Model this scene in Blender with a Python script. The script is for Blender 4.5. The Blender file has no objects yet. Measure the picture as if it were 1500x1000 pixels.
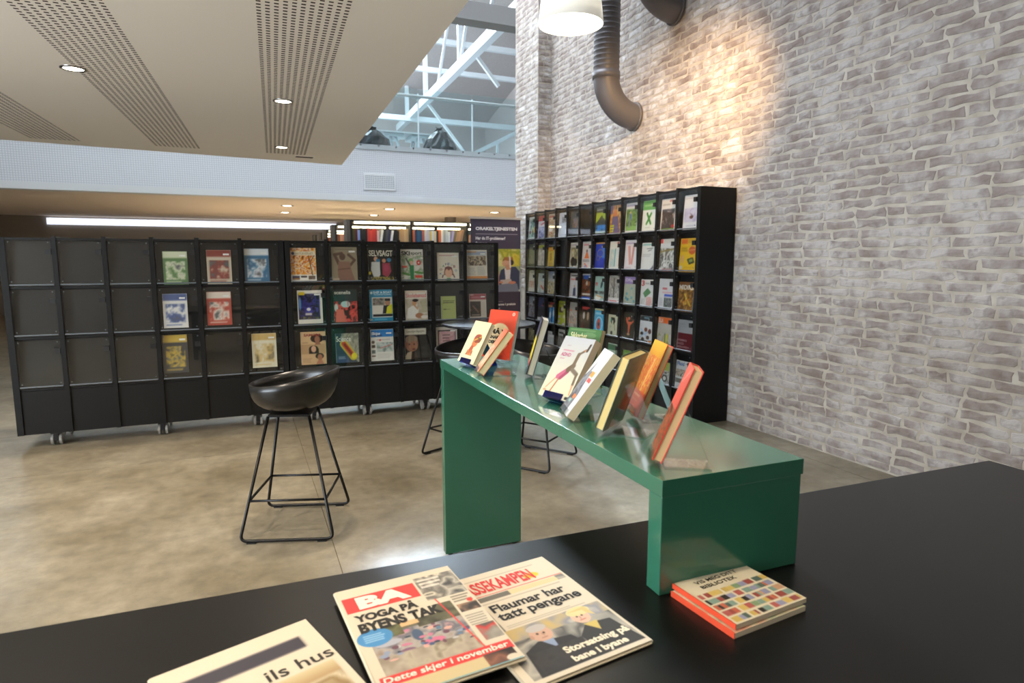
import bpy, math, random
import numpy as np
from mathutils import Matrix, Vector

# ------------------------------------------------------------------ camera, sky, lights, exposure
SC = bpy.context.scene
COL = SC.collection
FPX, CX, CY, CAMZ = 915.0, 749.5, 500.0, 1.38
YAW, PITCH = math.radians(23.2), math.atan(120 / 915.0)
cam = bpy.data.cameras.new('camera')
cam.sensor_fit = 'HORIZONTAL'; cam.sensor_width = 36; cam.lens = 36 * FPX / 1500
cam.clip_start = 0.02; cam.clip_end = 200
cam.dof.use_dof = True; cam.dof.focus_distance = 2.6; cam.dof.aperture_fstop = 4.4
camo = bpy.data.objects.new('camera', cam); COL.objects.link(camo)
camo.location = (0, 0, CAMZ); camo.rotation_euler = (math.pi / 2 - PITCH, 0, -YAW)
SC.camera = camo
SC.view_settings.view_transform = 'Standard'; SC.view_settings.look = 'None'
SC.view_settings.gamma = 1; SC.view_settings.use_curve_mapping = False
SC.view_settings.exposure = 0.35
w = bpy.data.worlds.new('sky'); SC.world = w; w.use_nodes = True
w.node_tree.nodes['Background'].inputs[0].default_value = (0.80, 0.90, 1.0, 1)
w.node_tree.nodes['Background'].inputs[1].default_value = 12.0

def lamp(name, kind, loc, rot, energy, color, size=None, size_y=None, angle=None, blend=0.5, parent=None):
    l = bpy.data.lights.new(name, kind); l.energy = energy; l.color = color
    if kind == 'AREA':
        l.shape = 'RECTANGLE'; l.size = size; l.size_y = size_y or size
    else:
        l.shadow_soft_size = size or 0.05
    if kind == 'SPOT':
        l.spot_size = angle; l.spot_blend = blend
    o = bpy.data.objects.new(name, l); COL.objects.link(o); o.location = loc; o.rotation_euler = rot
    if parent: o.parent = parent
    return o
# daylight through the roof glazing over the tall strip beside the brick wall and over the atrium
ss = lamp('skylight_strip', 'AREA', (1.7, 7.4, 8.0), (0, math.radians(-30), 0), 215, (0.82, 0.90, 1.0), 1.7, 6.0)
ss.data.spread = math.radians(110)
sk = lamp('atrium_skylight', 'AREA', (2.6, 16.9, 7.6), (0, 0, 0), 62, (0.68, 0.84, 1.0), 5.0, 1.5)
sk.rotation_euler = (Vector((0.35, 1.9, 0)) - sk.location).to_track_quat('-Z', 'Y').to_euler(); sk.data.spread = math.radians(10)
lamp('left_window_fill', 'AREA', (-5.7, 1.0, 1.7), (0, math.radians(-124), 0), 500, (0.78, 0.89, 1.0), 2.2, 5.0)  # unseen left window light, tilted up as fill to brighten the soffit
lamp('atrium_roof_fill', 'AREA', (-4.5, 16.0, 5.6), (0, math.radians(-105), 0), 620, (0.90, 0.94, 1.0), 3.0, 7.0)  # unseen fill lamp added to brighten the roof underside and truss

# ------------------------------------------------------------------ helpers
_F = np.array([math.sin(YAW) * math.cos(PITCH), math.cos(YAW) * math.cos(PITCH), -math.sin(PITCH)])
_R = np.array([math.cos(YAW), -math.sin(YAW), 0.0]); _U = np.cross(_R, _F); _C = np.array([0, 0, CAMZ])
def ray(x, y): return _F * FPX + _R * (x - CX) - _U * (y - CY)
def atx(x, y, X): d = ray(x, y); return _C + d * X / d[0]
def aty(x, y, Y): d = ray(x, y); return _C + d * Y / d[1]
def atz(x, y, Z): d = ray(x, y); return _C + d * (Z - CAMZ) / d[2]
def proj(P):
    v = np.array(P) - _C; return CX + FPX * (v @ _R) / (v @ _F), CY - FPX * (v @ _U) / (v @ _F)

def lin(c):
    if isinstance(c, str): c = [int(c[i:i + 2], 16) / 255 for i in (0, 2, 4)]
    return [(v / 12.92 if v <= 0.04045 else ((v + 0.055) / 1.055) ** 2.4) for v in c]

MATS = {}
def mat(name, color='808080', rough=0.5, metal=0.0, emit=None, estr=0, noise=None, bump=0, spec=0.5, coat=0, island=0):
    if name in MATS: return MATS[name]
    m = bpy.data.materials.new(name); m.use_nodes = True
    nt = m.node_tree; b = nt.nodes['Principled BSDF']
    b.inputs['Base Color'].default_value = (*lin(color), 1)
    b.inputs['Roughness'].default_value = rough; b.inputs['Metallic'].default_value = metal
    b.inputs['Specular IOR Level'].default_value = spec
    b.inputs['Coat Weight'].default_value = coat; b.inputs['Coat Roughness'].default_value = 0.1
    if emit:
        b.inputs['Emission Color'].default_value = (*lin(emit), 1); b.inputs['Emission Strength'].default_value = estr
    if noise:
        scale, c2, lo, hi = noise
        geo = nt.nodes.new('ShaderNodeNewGeometry'); n = nt.nodes.new('ShaderNodeTexNoise')
        n.inputs['Scale'].default_value = scale; n.inputs['Detail'].default_value = 6
        nt.links.new(geo.outputs['Position'], n.inputs['Vector'])
        r = nt.nodes.new('ShaderNodeMapRange'); r.inputs['From Min'].default_value = lo; r.inputs['From Max'].default_value = hi
        q = nt.nodes.new('ShaderNodeMix'); q.data_type = 'RGBA'
        q.inputs['A'].default_value = (*lin(color), 1); q.inputs['B'].default_value = (*lin(c2), 1)
        nt.links.new(n.outputs['Fac'], r.inputs['Value']); nt.links.new(r.outputs[0], q.inputs['Factor']); nt.links.new(q.outputs['Result'], b.inputs['Base Color'])
        if bump:
            bp = nt.nodes.new('ShaderNodeBump'); bp.inputs['Strength'].default_value = bump; bp.inputs['Distance'].default_value = 0.01
            nt.links.new(n.outputs['Fac'], bp.inputs['Height']); nt.links.new(bp.outputs['Normal'], b.inputs['Normal'])
    MATS[name] = m
    return m

def mat_print(name, rough):
    m = bpy.data.materials.new(name); m.use_nodes = True; nt = m.node_tree; b = nt.nodes['Principled BSDF']
    a = nt.nodes.new('ShaderNodeVertexColor'); a.layer_name = 'Col'
    nt.links.new(a.outputs['Color'], b.inputs['Base Color']); b.inputs['Roughness'].default_value = rough
    return m
PRINT_GLOSS = mat_print('printed_gloss_paper', 0.3)
PRINT_MATT = mat_print('printed_matt_paper', 0.75)

def mat_clear(name, tint, ior=1.49, gloss=1.0, rough=0.02):
    m = bpy.data.materials.new(name); m.use_nodes = True; nt = m.node_tree
    for n in list(nt.nodes): nt.nodes.remove(n)
    o = nt.nodes.new('ShaderNodeOutputMaterial'); mix = nt.nodes.new('ShaderNodeMixShader')
    t = nt.nodes.new('ShaderNodeBsdfTransparent'); g = nt.nodes.new('ShaderNodeBsdfGlossy'); f = nt.nodes.new('ShaderNodeMath')
    lw = nt.nodes.new('ShaderNodeLayerWeight'); lw.inputs[0].default_value = 0.5
    pw = nt.nodes.new('ShaderNodeMath'); pw.operation = 'POWER'; pw.inputs[1].default_value = 5.0
    nt.links.new(lw.outputs['Facing'], pw.inputs[0]); f.operation = 'MULTIPLY_ADD'
    r0 = ((ior - 1) / (ior + 1)) ** 2; f.inputs[1].default_value = 1 - r0; f.inputs[2].default_value = r0; nt.links.new(pw.outputs[0], f.inputs[0])
    t.inputs[0].default_value = (*tint, 1); g.inputs['Roughness'].default_value = rough
    g.inputs[0].default_value = (gloss, gloss, gloss, 1)
    nt.links.new(f.outputs[0], mix.inputs[0]); nt.links.new(t.outputs[0], mix.inputs[1]); nt.links.new(g.outputs[0], mix.inputs[2])
    nt.links.new(mix.outputs[0], o.inputs[0]); return m
ACRYLIC = mat_clear('clear_acrylic', (0.96, 0.97, 0.97))
ACRYL_EDGE = mat_clear('clear_acrylic_stand', (0.93, 0.95, 0.95))
ACRYL_BLUE = mat_clear('blue_acrylic', (0.10, 0.16, 0.55))
GLASS = mat_clear('balustrade_glass', (0.86, 0.94, 0.95), 1.5)

def obj(name, v, f, m, parent=None, smooth=False):
    me = bpy.data.meshes.new(name); me.from_pydata([tuple(p) for p in v], [], [tuple(q) for q in f]); me.update()
    if smooth: me.polygons.foreach_set('use_smooth', [True] * len(me.polygons))
    if m: me.materials.append(m)
    o = bpy.data.objects.new(name, me); COL.objects.link(o)
    if parent: o.parent = parent
    return o

class MB:
    def __init__(s): s.v = []; s.f = []
    def add(s, v, f):
        n = len(s.v); s.v += [tuple(p) for p in v]; s.f += [tuple(i + n for i in q) for q in f]; return s
    def box(s, x0, y0, z0, x1, y1, z1):
        v = [(x0, y0, z0), (x1, y0, z0), (x1, y1, z0), (x0, y1, z0), (x0, y0, z1), (x1, y0, z1), (x1, y1, z1), (x0, y1, z1)]
        return s.add(v, [(0, 3, 2, 1), (4, 5, 6, 7), (0, 1, 5, 4), (1, 2, 6, 5), (2, 3, 7, 6), (3, 0, 4, 7)])
    def tube(s, pts, r, n=8, closed=False):
        P = [Vector(p) for p in pts]; N = len(P); rr = r if isinstance(r, (list, tuple)) else [r] * N
        rings = []; up = None
        for i in range(N):
            if closed: t = P[(i + 1) % N] - P[i - 1]
            else: t = P[min(i + 1, N - 1)] - P[max(i - 1, 0)]
            t.normalize()
            if up is None:
                a = Vector((0, 0, 1)) if abs(t.z) < 0.9 else Vector((1, 0, 0)); up = (a - t * a.dot(t)).normalized()
            else: up = (up - t * up.dot(t)).normalized()
            b = t.cross(up)
            rings.append([P[i] + (up * math.cos(2 * math.pi * k / n) + b * math.sin(2 * math.pi * k / n)) * rr[i] for k in range(n)])
        v = [p for r_ in rings for p in r_]; f = []
        for i in range(N if closed else N - 1):
            j = (i + 1) % N
            for k in range(n):
                f.append((i * n + k, i * n + (k + 1) % n, j * n + (k + 1) % n, j * n + k))
        if not closed:
            f.append(tuple(range(n))[::-1]); f.append(tuple((N - 1) * n + k for k in range(n)))
        return s.add(v, f)
    def lathe(s, prof, n=32, c=(0, 0, 0), cap=True):
        v = []; f = []
        for (r, z) in prof:
            for k in range(n):
                a = 2 * math.pi * k / n; v.append((c[0] + r * math.cos(a), c[1] + r * math.sin(a), c[2] + z))
        for i in range(len(prof) - 1):
            for k in range(n):
                f.append((i * n + k, i * n + (k + 1) % n, (i + 1) * n + (k + 1) % n, (i + 1) * n + k))
        if cap:
            f.append(tuple(range(n))[::-1]); f.append(tuple((len(prof) - 1) * n + k for k in range(n)))
        return s.add(v, f)
    def beam(s, p, q, w, h):
        p = Vector(p); q = Vector(q); t = (q - p).normalized()
        a = Vector((0, 0, 1)) if abs(t.z) < 0.95 else Vector((0, 1, 0))
        side = t.cross(a).normalized(); up = side.cross(t)
        v = [e + side * (sx * w / 2) + up * (sz * h / 2) for e in (p, q) for sx, sz in ((-1, -1), (1, -1), (1, 1), (-1, 1))]
        return s.add(v, [(0, 1, 2, 3), (7, 6, 5, 4), (0, 4, 5, 1), (1, 5, 6, 2), (2, 6, 7, 3), (3, 7, 4, 0)])
    def build(s, name, m, parent=None, smooth=False, bevel=0):
        o = obj(name, s.v, s.f, m, parent, smooth)
        if bevel:
            b = o.modifiers.new('bevel', 'BEVEL'); b.width = bevel; b.segments = 2; b.limit_method = 'ANGLE'
        return o

def fillet(pts, r, n=5):
    P = [Vector(p) for p in pts]; out = [P[0]]
    for i in range(1, len(P) - 1):
        a = (P[i - 1] - P[i]); b = (P[i + 1] - P[i]); d = min(r, a.length * .45, b.length * .45)
        a = P[i] + a.normalized() * d; c = P[i] + b.normalized() * d
        for k in range(n + 1):
            t = k / n; out.append(a * (1 - t) ** 2 + P[i] * 2 * t * (1 - t) + c * t * t)
    return out + [P[-1]]

def tag(o, label, cat, group=None):
    o['label'] = label; o['category'] = cat
    if group: o['group'] = group
    return o
def thing(name, label, cat, loc=(0, 0, 0), rz=0, group=None):
    o = bpy.data.objects.new(name, None); COL.objects.link(o); o.empty_display_size = 0.05
    o.location = loc; o.rotation_euler = (0, 0, rz)
    return tag(o, label, cat, group)
def structure(o): o['kind'] = 'structure'; return o
def stuff(o): o['kind'] = 'stuff'; return o
def dup(root, loc, rz, label):
    r = root.copy(); COL.objects.link(r); r.location = loc; r.rotation_euler = (0, 0, rz); r['label'] = label
    for ch in list(root.children):
        c = ch.copy(); COL.objects.link(c); c.parent = r
        for g in list(ch.children):
            d = g.copy(); COL.objects.link(d); d.parent = c
    return r
def pose(o, x, y, z, psi, tau):
    W = Vector((math.cos(psi), math.sin(psi), 0)); n = Vector((math.sin(psi), -math.cos(psi), 0)); Z = Vector((0, 0, 1))
    H = Z * math.cos(tau) - n * math.sin(tau); Nn = n * math.cos(tau) + Z * math.sin(tau); B = -Nn
    o.matrix_world = Matrix(((W.x, B.x, H.x, x), (W.y, B.y, H.y, y), (W.z, B.z, H.z, z), (0, 0, 0, 1)))

# ------------------------------------------------------------------ flat print: colours on a fine vertex grid + lettering
_TXT = {}
def text_mesh(s, bold):
    k = (s, bold)
    if k not in _TXT:
        cu = bpy.data.curves.new('lettering', 'FONT'); cu.body = s; cu.resolution_u = 4; cu.offset = bold; cu.fill_mode = 'FRONT'
        o = bpy.data.objects.new('lettering', cu); me = o.to_mesh()
        v = np.array([p.co[:2] for p in me.vertices]); f = [tuple(p.vertices) for p in me.polygons]
        o.to_mesh_clear(); bpy.data.objects.remove(o); bpy.data.curves.remove(cu)
        mn = v.min(0); mx = v.max(0)
        _TXT[k] = ((v - mn) / (mx - mn), f)
    return _TXT[k]
def vnoise(nx, ny, sx, sy, rng, octs=3):
    out = np.zeros((ny, nx)); tot = 0
    for o in range(octs):
        gx = max(2, int(sx * 2 ** o) + 2); gy = max(2, int(sy * 2 ** o) + 2); g = rng.random((gy, gx))
        x = np.linspace(0, gx - 1.001, nx); y = np.linspace(0, gy - 1.001, ny)
        xi = x.astype(int); yi = y.astype(int); fx = (x - xi)[None, :]; fy = (y - yi)[:, None]
        a = g[yi][:, xi] * (1 - fx) + g[yi][:, xi + 1] * fx; b = g[yi + 1][:, xi] * (1 - fx) + g[yi + 1][:, xi + 1] * fx
        out += (a * (1 - fy) + b * fy) * .6 ** o; tot += .6 ** o
    out /= tot; return (out - out.min()) / (out.max() - out.min() + 1e-9)
def hexc(c): return np.array([int(c[i:i + 2], 16) / 255 for i in (0, 2, 4)])
def raster(nx, ny, bg, ops, seed=1):
    rng = np.random.default_rng(seed)
    U, V = np.meshgrid(np.linspace(0, 1, nx), np.linspace(0, 1, ny)); A = np.ones((ny, nx, 3)) * hexc(bg); px = 1.0 / nx; py = 1.0 / ny
    texts = []
    def lay(mask, c):
        nonlocal A
        A = A * (1 - mask[..., None]) + c * mask[..., None]
    def rect(x0, y0, x1, y1):
        return np.clip((U - x0) / px + .5, 0, 1) * np.clip((x1 - U) / px + .5, 0, 1) * np.clip((V - y0) / py + .5, 0, 1) * np.clip((y1 - V) / py + .5, 0, 1)
    for op in ops:
        k = op[0]
        if k == 'r': lay(rect(*op[1:5]), hexc(op[5]))
        elif k == 'g':
            t = np.clip((V - op[2]) / max(1e-6, op[4] - op[2]), 0, 1)[..., None]; lay(rect(*op[1:5]), hexc(op[5]) * (1 - t) + hexc(op[6]) * t)
        elif k == 'e':
            d = np.sqrt(((U - op[1]) / op[3]) ** 2 + ((V - op[2]) / op[4]) ** 2); lay(np.clip((1 - d) * op[3] / px + .5, 0, 1), hexc(op[5]))
        elif k == 'l':
            x0, y0, x1, y1, wd = op[1:6]; asp = ny / nx
            dx, dy = x1 - x0, (y1 - y0) * asp; t = np.clip(((U - x0) * dx + (V - y0) * asp * dy) / (dx * dx + dy * dy + 1e-9), 0, 1)
            d = np.sqrt((U - x0 - dx * t) ** 2 + ((V - y0) * asp - dy * t) ** 2); lay(np.clip((wd / 2 - d) / px + .5, 0, 1), hexc(op[6]))
        elif k == 'p':
            pts = op[1]; cov = np.zeros(U.shape)
            for du, dv in ((-.33, -.33), (.33, -.33), (-.33, .33), (.33, .33), (0, 0)):
                uu_, vv_ = U + du * px, V + dv * py; ins = np.zeros(U.shape, bool); j = len(pts) - 1
                for i in range(len(pts)):
                    (xi, yi), (xj, yj) = pts[i], pts[j]
                    ins ^= ((yi > vv_) != (yj > vv_)) & (uu_ < (xj - xi) * (vv_ - yi) / (yj - yi + 1e-12) + xi); j = i
                cov += ins / 5
            lay(cov, hexc(op[2]))
        elif k == 'n':
            x0, y0, x1, y1, pal, sc, sd = op[1:8]; cs = [hexc(c) for c in pal.split()]
            nz = vnoise(nx, ny, sc * 1.0, sc * ny / nx, np.random.default_rng(sd)) * (len(cs) - 1); nz = np.clip((nz - (len(cs) - 1) / 2) * 1.5 + (len(cs) - 1) / 2, 0, len(cs) - 1.001)
            i = nz.astype(int); t = (nz - i)[..., None]; C = np.array(cs); lay(rect(x0, y0, x1, y1), C[i] * (1 - t) + C[i + 1] * t)
        elif k == 'w':
            x0, y0, x1, y1, n, c = op[1:7]; h = (y1 - y0) / n
            for q in range(n): lay(rect(x0, y0 + q * h + h * .2, x1 - (x1 - x0) * rng.random() * .25, y0 + q * h + h * .75) * .7, hexc(c))
        elif k == 't': texts.append(op[1:])
    return A, texts
def print_sheet(name, wd, ht, nx, ny, bg, ops, parent, m=None, y=-0.0008, seed=1, warp=None):
    """printed sheet standing in local x (width) / z (height), facing -y; warp(x, z) gives extra y"""
    A, texts = raster(nx, ny, bg, ops, seed)
    xs = (np.linspace(0, 1, nx) - .5) * wd; zs = (1 - np.linspace(0, 1, ny)) * ht
    X, Z = np.meshgrid(xs, zs); Y = np.full(X.shape, y)
    if warp: Y = Y - warp(X, Z)
    V = np.stack([X, Y, Z], -1).reshape(-1, 3); colr = A.reshape(-1, 3)
    I = np.arange(nx * ny).reshape(ny, nx)
    F = np.stack([I[1:, :-1], I[1:, 1:], I[:-1, 1:], I[:-1, :-1]], -1).reshape(-1, 4)
    vv = [V]; cc = [colr]; ff = F.tolist(); n = len(V)
    for t in texts:
        x0, y0, x1, y1, s, c = t[:6]; tv, tf = text_mesh(s, t[6] if len(t) > 6 else 0.02)
        slant = t[7] if len(t) > 7 else 0; rot = t[8] if len(t) > 8 else 0
        tx = (x0 + (x1 - x0) * tv[:, 0] + slant * (tv[:, 1] - .5) * (y1 - y0) - .5) * wd
        tz = (1 - (y1 + (y0 - y1) * tv[:, 1])) * ht
        if rot:
            mx_, mz_ = (( x0 + x1) / 2 - .5) * wd, (1 - (y0 + y1) / 2) * ht; a, b = tx - mx_, tz - mz_
            tx = mx_ + a * math.cos(rot) - b * math.sin(rot); tz = mz_ + a * math.sin(rot) + b * math.cos(rot)
        ty = np.full(tx.shape, y - 0.0006)
        if warp: ty = ty - warp(tx, tz)
        vv.append(np.stack([tx, ty, tz], -1)); cc.append(np.tile(hexc(c), (len(tx), 1)))
        ff += [tuple(i + n for i in q) for q in tf]; n += len(tx)
    V = np.concatenate(vv); Cc = np.concatenate(cc)
    Cc = np.where(Cc <= .04045, Cc / 12.92, ((Cc + .055) / 1.055) ** 2.4)
    o = obj(name, V, ff, m or PRINT_GLOSS, parent, smooth=bool(warp))
    at = o.data.color_attributes.new('Col', 'FLOAT_COLOR', 'POINT')
    at.data.foreach_set('color', np.concatenate([Cc, np.ones((len(Cc), 1))], 1).astype(np.float32).ravel())
    return o

# ------------------------------------------------------------------ materials
BLACK = mat('black_lacquer', '17171a', 0.42)
BLACK_MATT = mat('black_matt_board', '0c0c0d', 0.6, spec=.3)
BLACK_RACK = mat('black_rack_steel', '0d0d0e', 0.42, spec=.35)
BLACK_TOP = mat('black_table_laminate', '0a0908', 0.34, spec=.38)
DARK_METAL = mat('black_wire_steel', '0e0e0f', 0.35, 0.3)
SHELL = mat('black_plastic_shell', '141312', 0.3)
GREEN = mat('green_lacquer', '2c6650', 0.22, coat=0.75)
WHITE = mat('white_paint', 'dcdee0', 0.6)
STEEL_WHITE = mat('white_painted_steel', 'd2dade', 0.45)
PAPER = mat('page_paper', 'd9cfb4', 0.8)
PAPER_WHITE = mat('white_page_paper', 'd8d5cf', 0.8)
CHROME = mat('brushed_steel', 'a8a8a8', 0.25, 1.0)
SOFFIT = mat('beige_painted_soffit', 'efe6da', 0.75)
SLOT = mat('dark_slot', '3a2a1c', 0.9)
DUCT = mat('grey_galvanised_duct', '68676b', 0.45, 0.2)
STRIP = mat('shelf_light_strip', 'ffffff', 0.5, emit='fff3c0', estr=6)
LED = mat('downlight_lens', 'ffffff', 0.4, emit='fff0d8', estr=14)
LAMPGLOW = mat('pendant_diffuser', 'ffffff', 0.4, emit='fff2d6', estr=9)
RAIL = mat('grey_plastic_rail', '6a7076', 0.2)
RUBBER = mat('black_rubber', '151515', 0.7)
GREYPLASTIC = mat('grey_caster_wheel', '8a8780', 0.5)
ROOF = mat('grey_acoustic_roof', 'aaa5a3', 0.9, noise=(60, 'c2bdba', .35, .65))

# ------------------------------------------------------------------ setting
SOF_Z = 2.75
# floor: polished concrete slabs with recessed joints
conc = mat('polished_concrete', '695f4a', 0.16, noise=(2.0, '968d7a', .25, .78), spec=0.8)
nt = conc.node_tree; b = nt.nodes['Principled BSDF']
nn = nt.nodes.new('ShaderNodeTexNoise'); nn.inputs['Scale'].default_value = 9; nn.inputs['Detail'].default_value = 8
gg = nt.nodes.new('ShaderNodeNewGeometry'); nt.links.new(gg.outputs['Position'], nn.inputs['Vector'])
mr = nt.nodes.new('ShaderNodeMapRange'); mr.inputs['From Min'].default_value = .3; mr.inputs['From Max'].default_value = .7
mr.inputs['To Min'].default_value = .30; mr.inputs['To Max'].default_value = .44
nt.links.new(nn.outputs['Fac'], mr.inputs['Value']); nt.links.new(mr.outputs[0], b.inputs['Roughness'])
q0 = [n_ for n_ in nt.nodes if n_.type == 'MIX'][0]; fm = nt.nodes.new('ShaderNodeTexNoise'); fm.inputs['Scale'].default_value = 14; fm.inputs['Detail'].default_value = 10; fm.inputs['Roughness'].default_value = .65
nt.links.new(gg.outputs['Position'], fm.inputs['Vector']); fr = nt.nodes.new('ShaderNodeMapRange'); fr.inputs['From Min'].default_value = .3; fr.inputs['From Max'].default_value = .7; fr.inputs['To Min'].default_value = .72; fr.inputs['To Max'].default_value = 1.18
nt.links.new(fm.outputs['Fac'], fr.inputs['Value']); fx = nt.nodes.new('ShaderNodeVectorMath'); fx.operation = 'SCALE'
nt.links.new(q0.outputs['Result'], fx.inputs[0]); nt.links.new(fr.outputs[0], fx.inputs['Scale']); nt.links.new(fx.outputs[0], b.inputs['Base Color'])
bp = nt.nodes.new('ShaderNodeBump'); bp.inputs['Strength'].default_value = .06; bp.inputs['Distance'].default_value = .004
n3 = nt.nodes.new('ShaderNodeTexNoise'); n3.inputs['Scale'].default_value = 70; nt.links.new(gg.outputs['Position'], n3.inputs['Vector'])
nt.links.new(n3.outputs['Fac'], bp.inputs['Height']); nt.links.new(bp.outputs['Normal'], b.inputs['Normal'])
JOINT = mat('joint_filler', '6b5e48', 0.8)
floor = structure(MB().box(-6, -3, -0.2, 9, 26, -0.004).build('floor', JOINT))
xs = [-6, -2.9, 0.34, 3.58, 6.4, 9]; ys = [-3, 0.1, 2.2, 4.78, 8.4, 12.2, 16, 20, 26]
for i in range(len(xs) - 1):
    for j in range(len(ys) - 1):
        g = 0.0018; MB().box(xs[i] + g, ys[j] + g, -0.004, xs[i + 1] - g, ys[j + 1] - g, 0).build('floor_slab', conc, floor)

# brick wall on the right + pier
mortar = mat('limewashed_mortar', 'a89d8f', 0.9, noise=(9, 'c9c2b6', .3, .7), bump=0.4)
brickm = bpy.data.materials.new('limewashed_brick'); brickm.use_nodes = True
nt = brickm.node_tree; b = nt.nodes['Principled BSDF']; b.inputs['Roughness'].default_value = 0.7
geo = nt.nodes.new('ShaderNodeNewGeometry')
def nz(scale, detail=5):
    n = nt.nodes.new('ShaderNodeTexNoise'); n.inputs['Scale'].default_value = scale; n.inputs['Detail'].default_value = detail
    nt.links.new(geo.outputs['Position'], n.inputs['Vector']); return n
def ramp(src, stops):
    r = nt.nodes.new('ShaderNodeValToRGB'); nt.links.new(src, r.inputs['Fac'])
    while len(r.color_ramp.elements) < len(stops): r.color_ramp.elements.new(0.5)
    for e, (p, c) in zip(r.color_ramp.elements, stops): e.position = p; e.color = (*lin(c), 1)
    return r.outputs['Color']
base = ramp(nz(7).outputs['Fac'], [(.32, 'a0948e'), (.47, 'b6afac'), (.60, 'd4d2d1')])
worn = ramp(nz(11, 2).outputs['Fac'], [(.3, '8a6a5c'), (.55, '857a76')])
wm = nt.nodes.new('ShaderNodeMapRange'); nt.links.new(nz(22, 6).outputs['Fac'], wm.inputs['Value'])
wm.inputs['From Min'].default_value = .54; wm.inputs['From Max'].default_value = .72; wm.inputs['To Max'].default_value = .55
mx = nt.nodes.new('ShaderNodeMix'); mx.data_type = 'RGBA'
nt.links.new(wm.outputs[0], mx.inputs['Factor']); nt.links.new(base, mx.inputs['A']); nt.links.new(worn, mx.inputs['B'])
oi = nt.nodes.new('ShaderNodeObjectInfo'); tone = ramp(oi.outputs['Random'], [(.0, 'ccc2bd'), (.25, 'e8e4e1'), (.8, 'ffffff')])
mm = nt.nodes.new('ShaderNodeMix'); mm.data_type = 'RGBA'; mm.blend_type = 'MULTIPLY'; mm.inputs['Factor'].default_value = 1
nt.links.new(mx.outputs['Result'], mm.inputs['A']); nt.links.new(tone, mm.inputs['B'])
nt.links.new(mm.outputs['Result'], b.inputs['Base Color'])
bp = nt.nodes.new('ShaderNodeBump'); bp.inputs['Strength'].default_value = .35; bp.inputs['Distance'].default_value = .008
nt.links.new(nz(45, 6).outputs['Fac'], bp.inputs['Height']); nt.links.new(bp.outputs['Normal'], b.inputs['Normal'])

WX = 3.79
wall_right = structure(MB().box(WX, -3, 0, WX + .4, 7.55, 8.5).build('wall_right', mortar))
PIX = 3.60
pier = structure(MB().box(PIX, 7.55, 0, WX + .4, 8.27, 8.5).build('wall_pier', mortar))
rng = random.Random(4)
def brick_shape(L, H, D, rg):
    """face grid 4x3 proud of the wall, in local x (length) / z (height), facing -y, back at y=0"""
    v = []; nx_, nz_ = 4, 3
    for j in range(nz_):
        for i in range(nx_):
            u = i / (nx_ - 1) * 2 - 1; t = j / (nz_ - 1) * 2 - 1; e = 1 if (i in (0, nx_ - 1) or j in (0, nz_ - 1)) else 0
            v.append((u * (L / 2 - .007) + rg.uniform(-.010, .010), -D * (0.55 if e else 1) + rg.uniform(-.0006, .0006), t * (H / 2 - .006) + rg.uniform(-.007, .007)))
    f = [(j * nx_ + i, j * nx_ + i + 1, (j + 1) * nx_ + i + 1, (j + 1) * nx_ + i) for j in range(nz_ - 1) for i in range(nx_ - 1)]
    ring = [0, 1, 2, 3, 7, 11, 10, 9, 8, 4]; n = len(v)
    for k in ring: v.append((v[k][0] * 1.06, .001, v[k][2] * 1.16))
    m = len(ring)
    for k in range(m): f.append((ring[k], n + k, n + (k + 1) % m, ring[(k + 1) % m]))
    return v, f
VAR = []
for k in range(10):
    v, f = brick_shape(.217, .058, .0045, rng); me = bpy.data.meshes.new('brick'); me.from_pydata(v, [], f); me.materials.append(brickm); VAR.append((me, v, f))
def bricks(parent, org, ux, length, z0, z1, limit, skip, inphoto):
    cells = []; z = z0; row = 0
    while z < z1:
        s = -rng.uniform(0.02, .2); row += 1
        while s < length:
            L = .115 if rng.random() < .22 else rng.uniform(.2, .245)
            a, bb = max(s, 0.0), min(s + L, length)
            if bb - a > .03:
                c = Vector(org) + Vector(ux) * ((a + bb) / 2); c.z = z + .031 + rng.uniform(-.004, .004)
                if not skip(c): cells.append((c, bb - a))
            s += L + .009
        z += .066
    cells.sort(key=lambda q: (0 if inphoto(q[0]) else 1, (q[0] - Vector((0, 0, CAMZ))).length))
    rz = math.atan2(ux[1], ux[0]); M = MB(); cr, sr = math.cos(rz), math.sin(rz)
    for i, (c, L) in enumerate(cells):
        me, v, f = rng.choice(VAR); sx = L / .222
        if i < limit and inphoto(c):
            o = bpy.data.objects.new('brick', me); COL.objects.link(o); o.parent = parent
            o.location = c; o.rotation_euler = (0, rng.uniform(-.02, .02), rz); o.scale = (sx, rng.uniform(.7, 1.2), 1)
        else:
            k = rng.uniform(.7, 1.2)
            M.add([(c.x + p[0] * sx * cr - p[1] * k * sr, c.y + p[0] * sx * sr + p[1] * k * cr, c.z + p[2]) for p in v], f)
    if M.v: stuff(M.build('brickwork', brickm, parent))
def inph(c):
    x, y = proj(c); return 416 < x < 1086 and y > -5
bricks(wall_right, (WX, 7.55, 0), (0, -1, 0), 6.1, 0, 4.9, 300, lambda c: 4.2 < c.y < 7.5 and c.z < 1.88, inph)
bricks(pier, (PIX, 7.55, 0), (1, 0, 0), WX - PIX, 0, 4.9, 110, lambda c: False, inph)
bricks(pier, (PIX, 8.27, 0), (0, -1, 0), .72, 0, 4.9, 185, lambda c: c.z < 1.0, inph)

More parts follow.
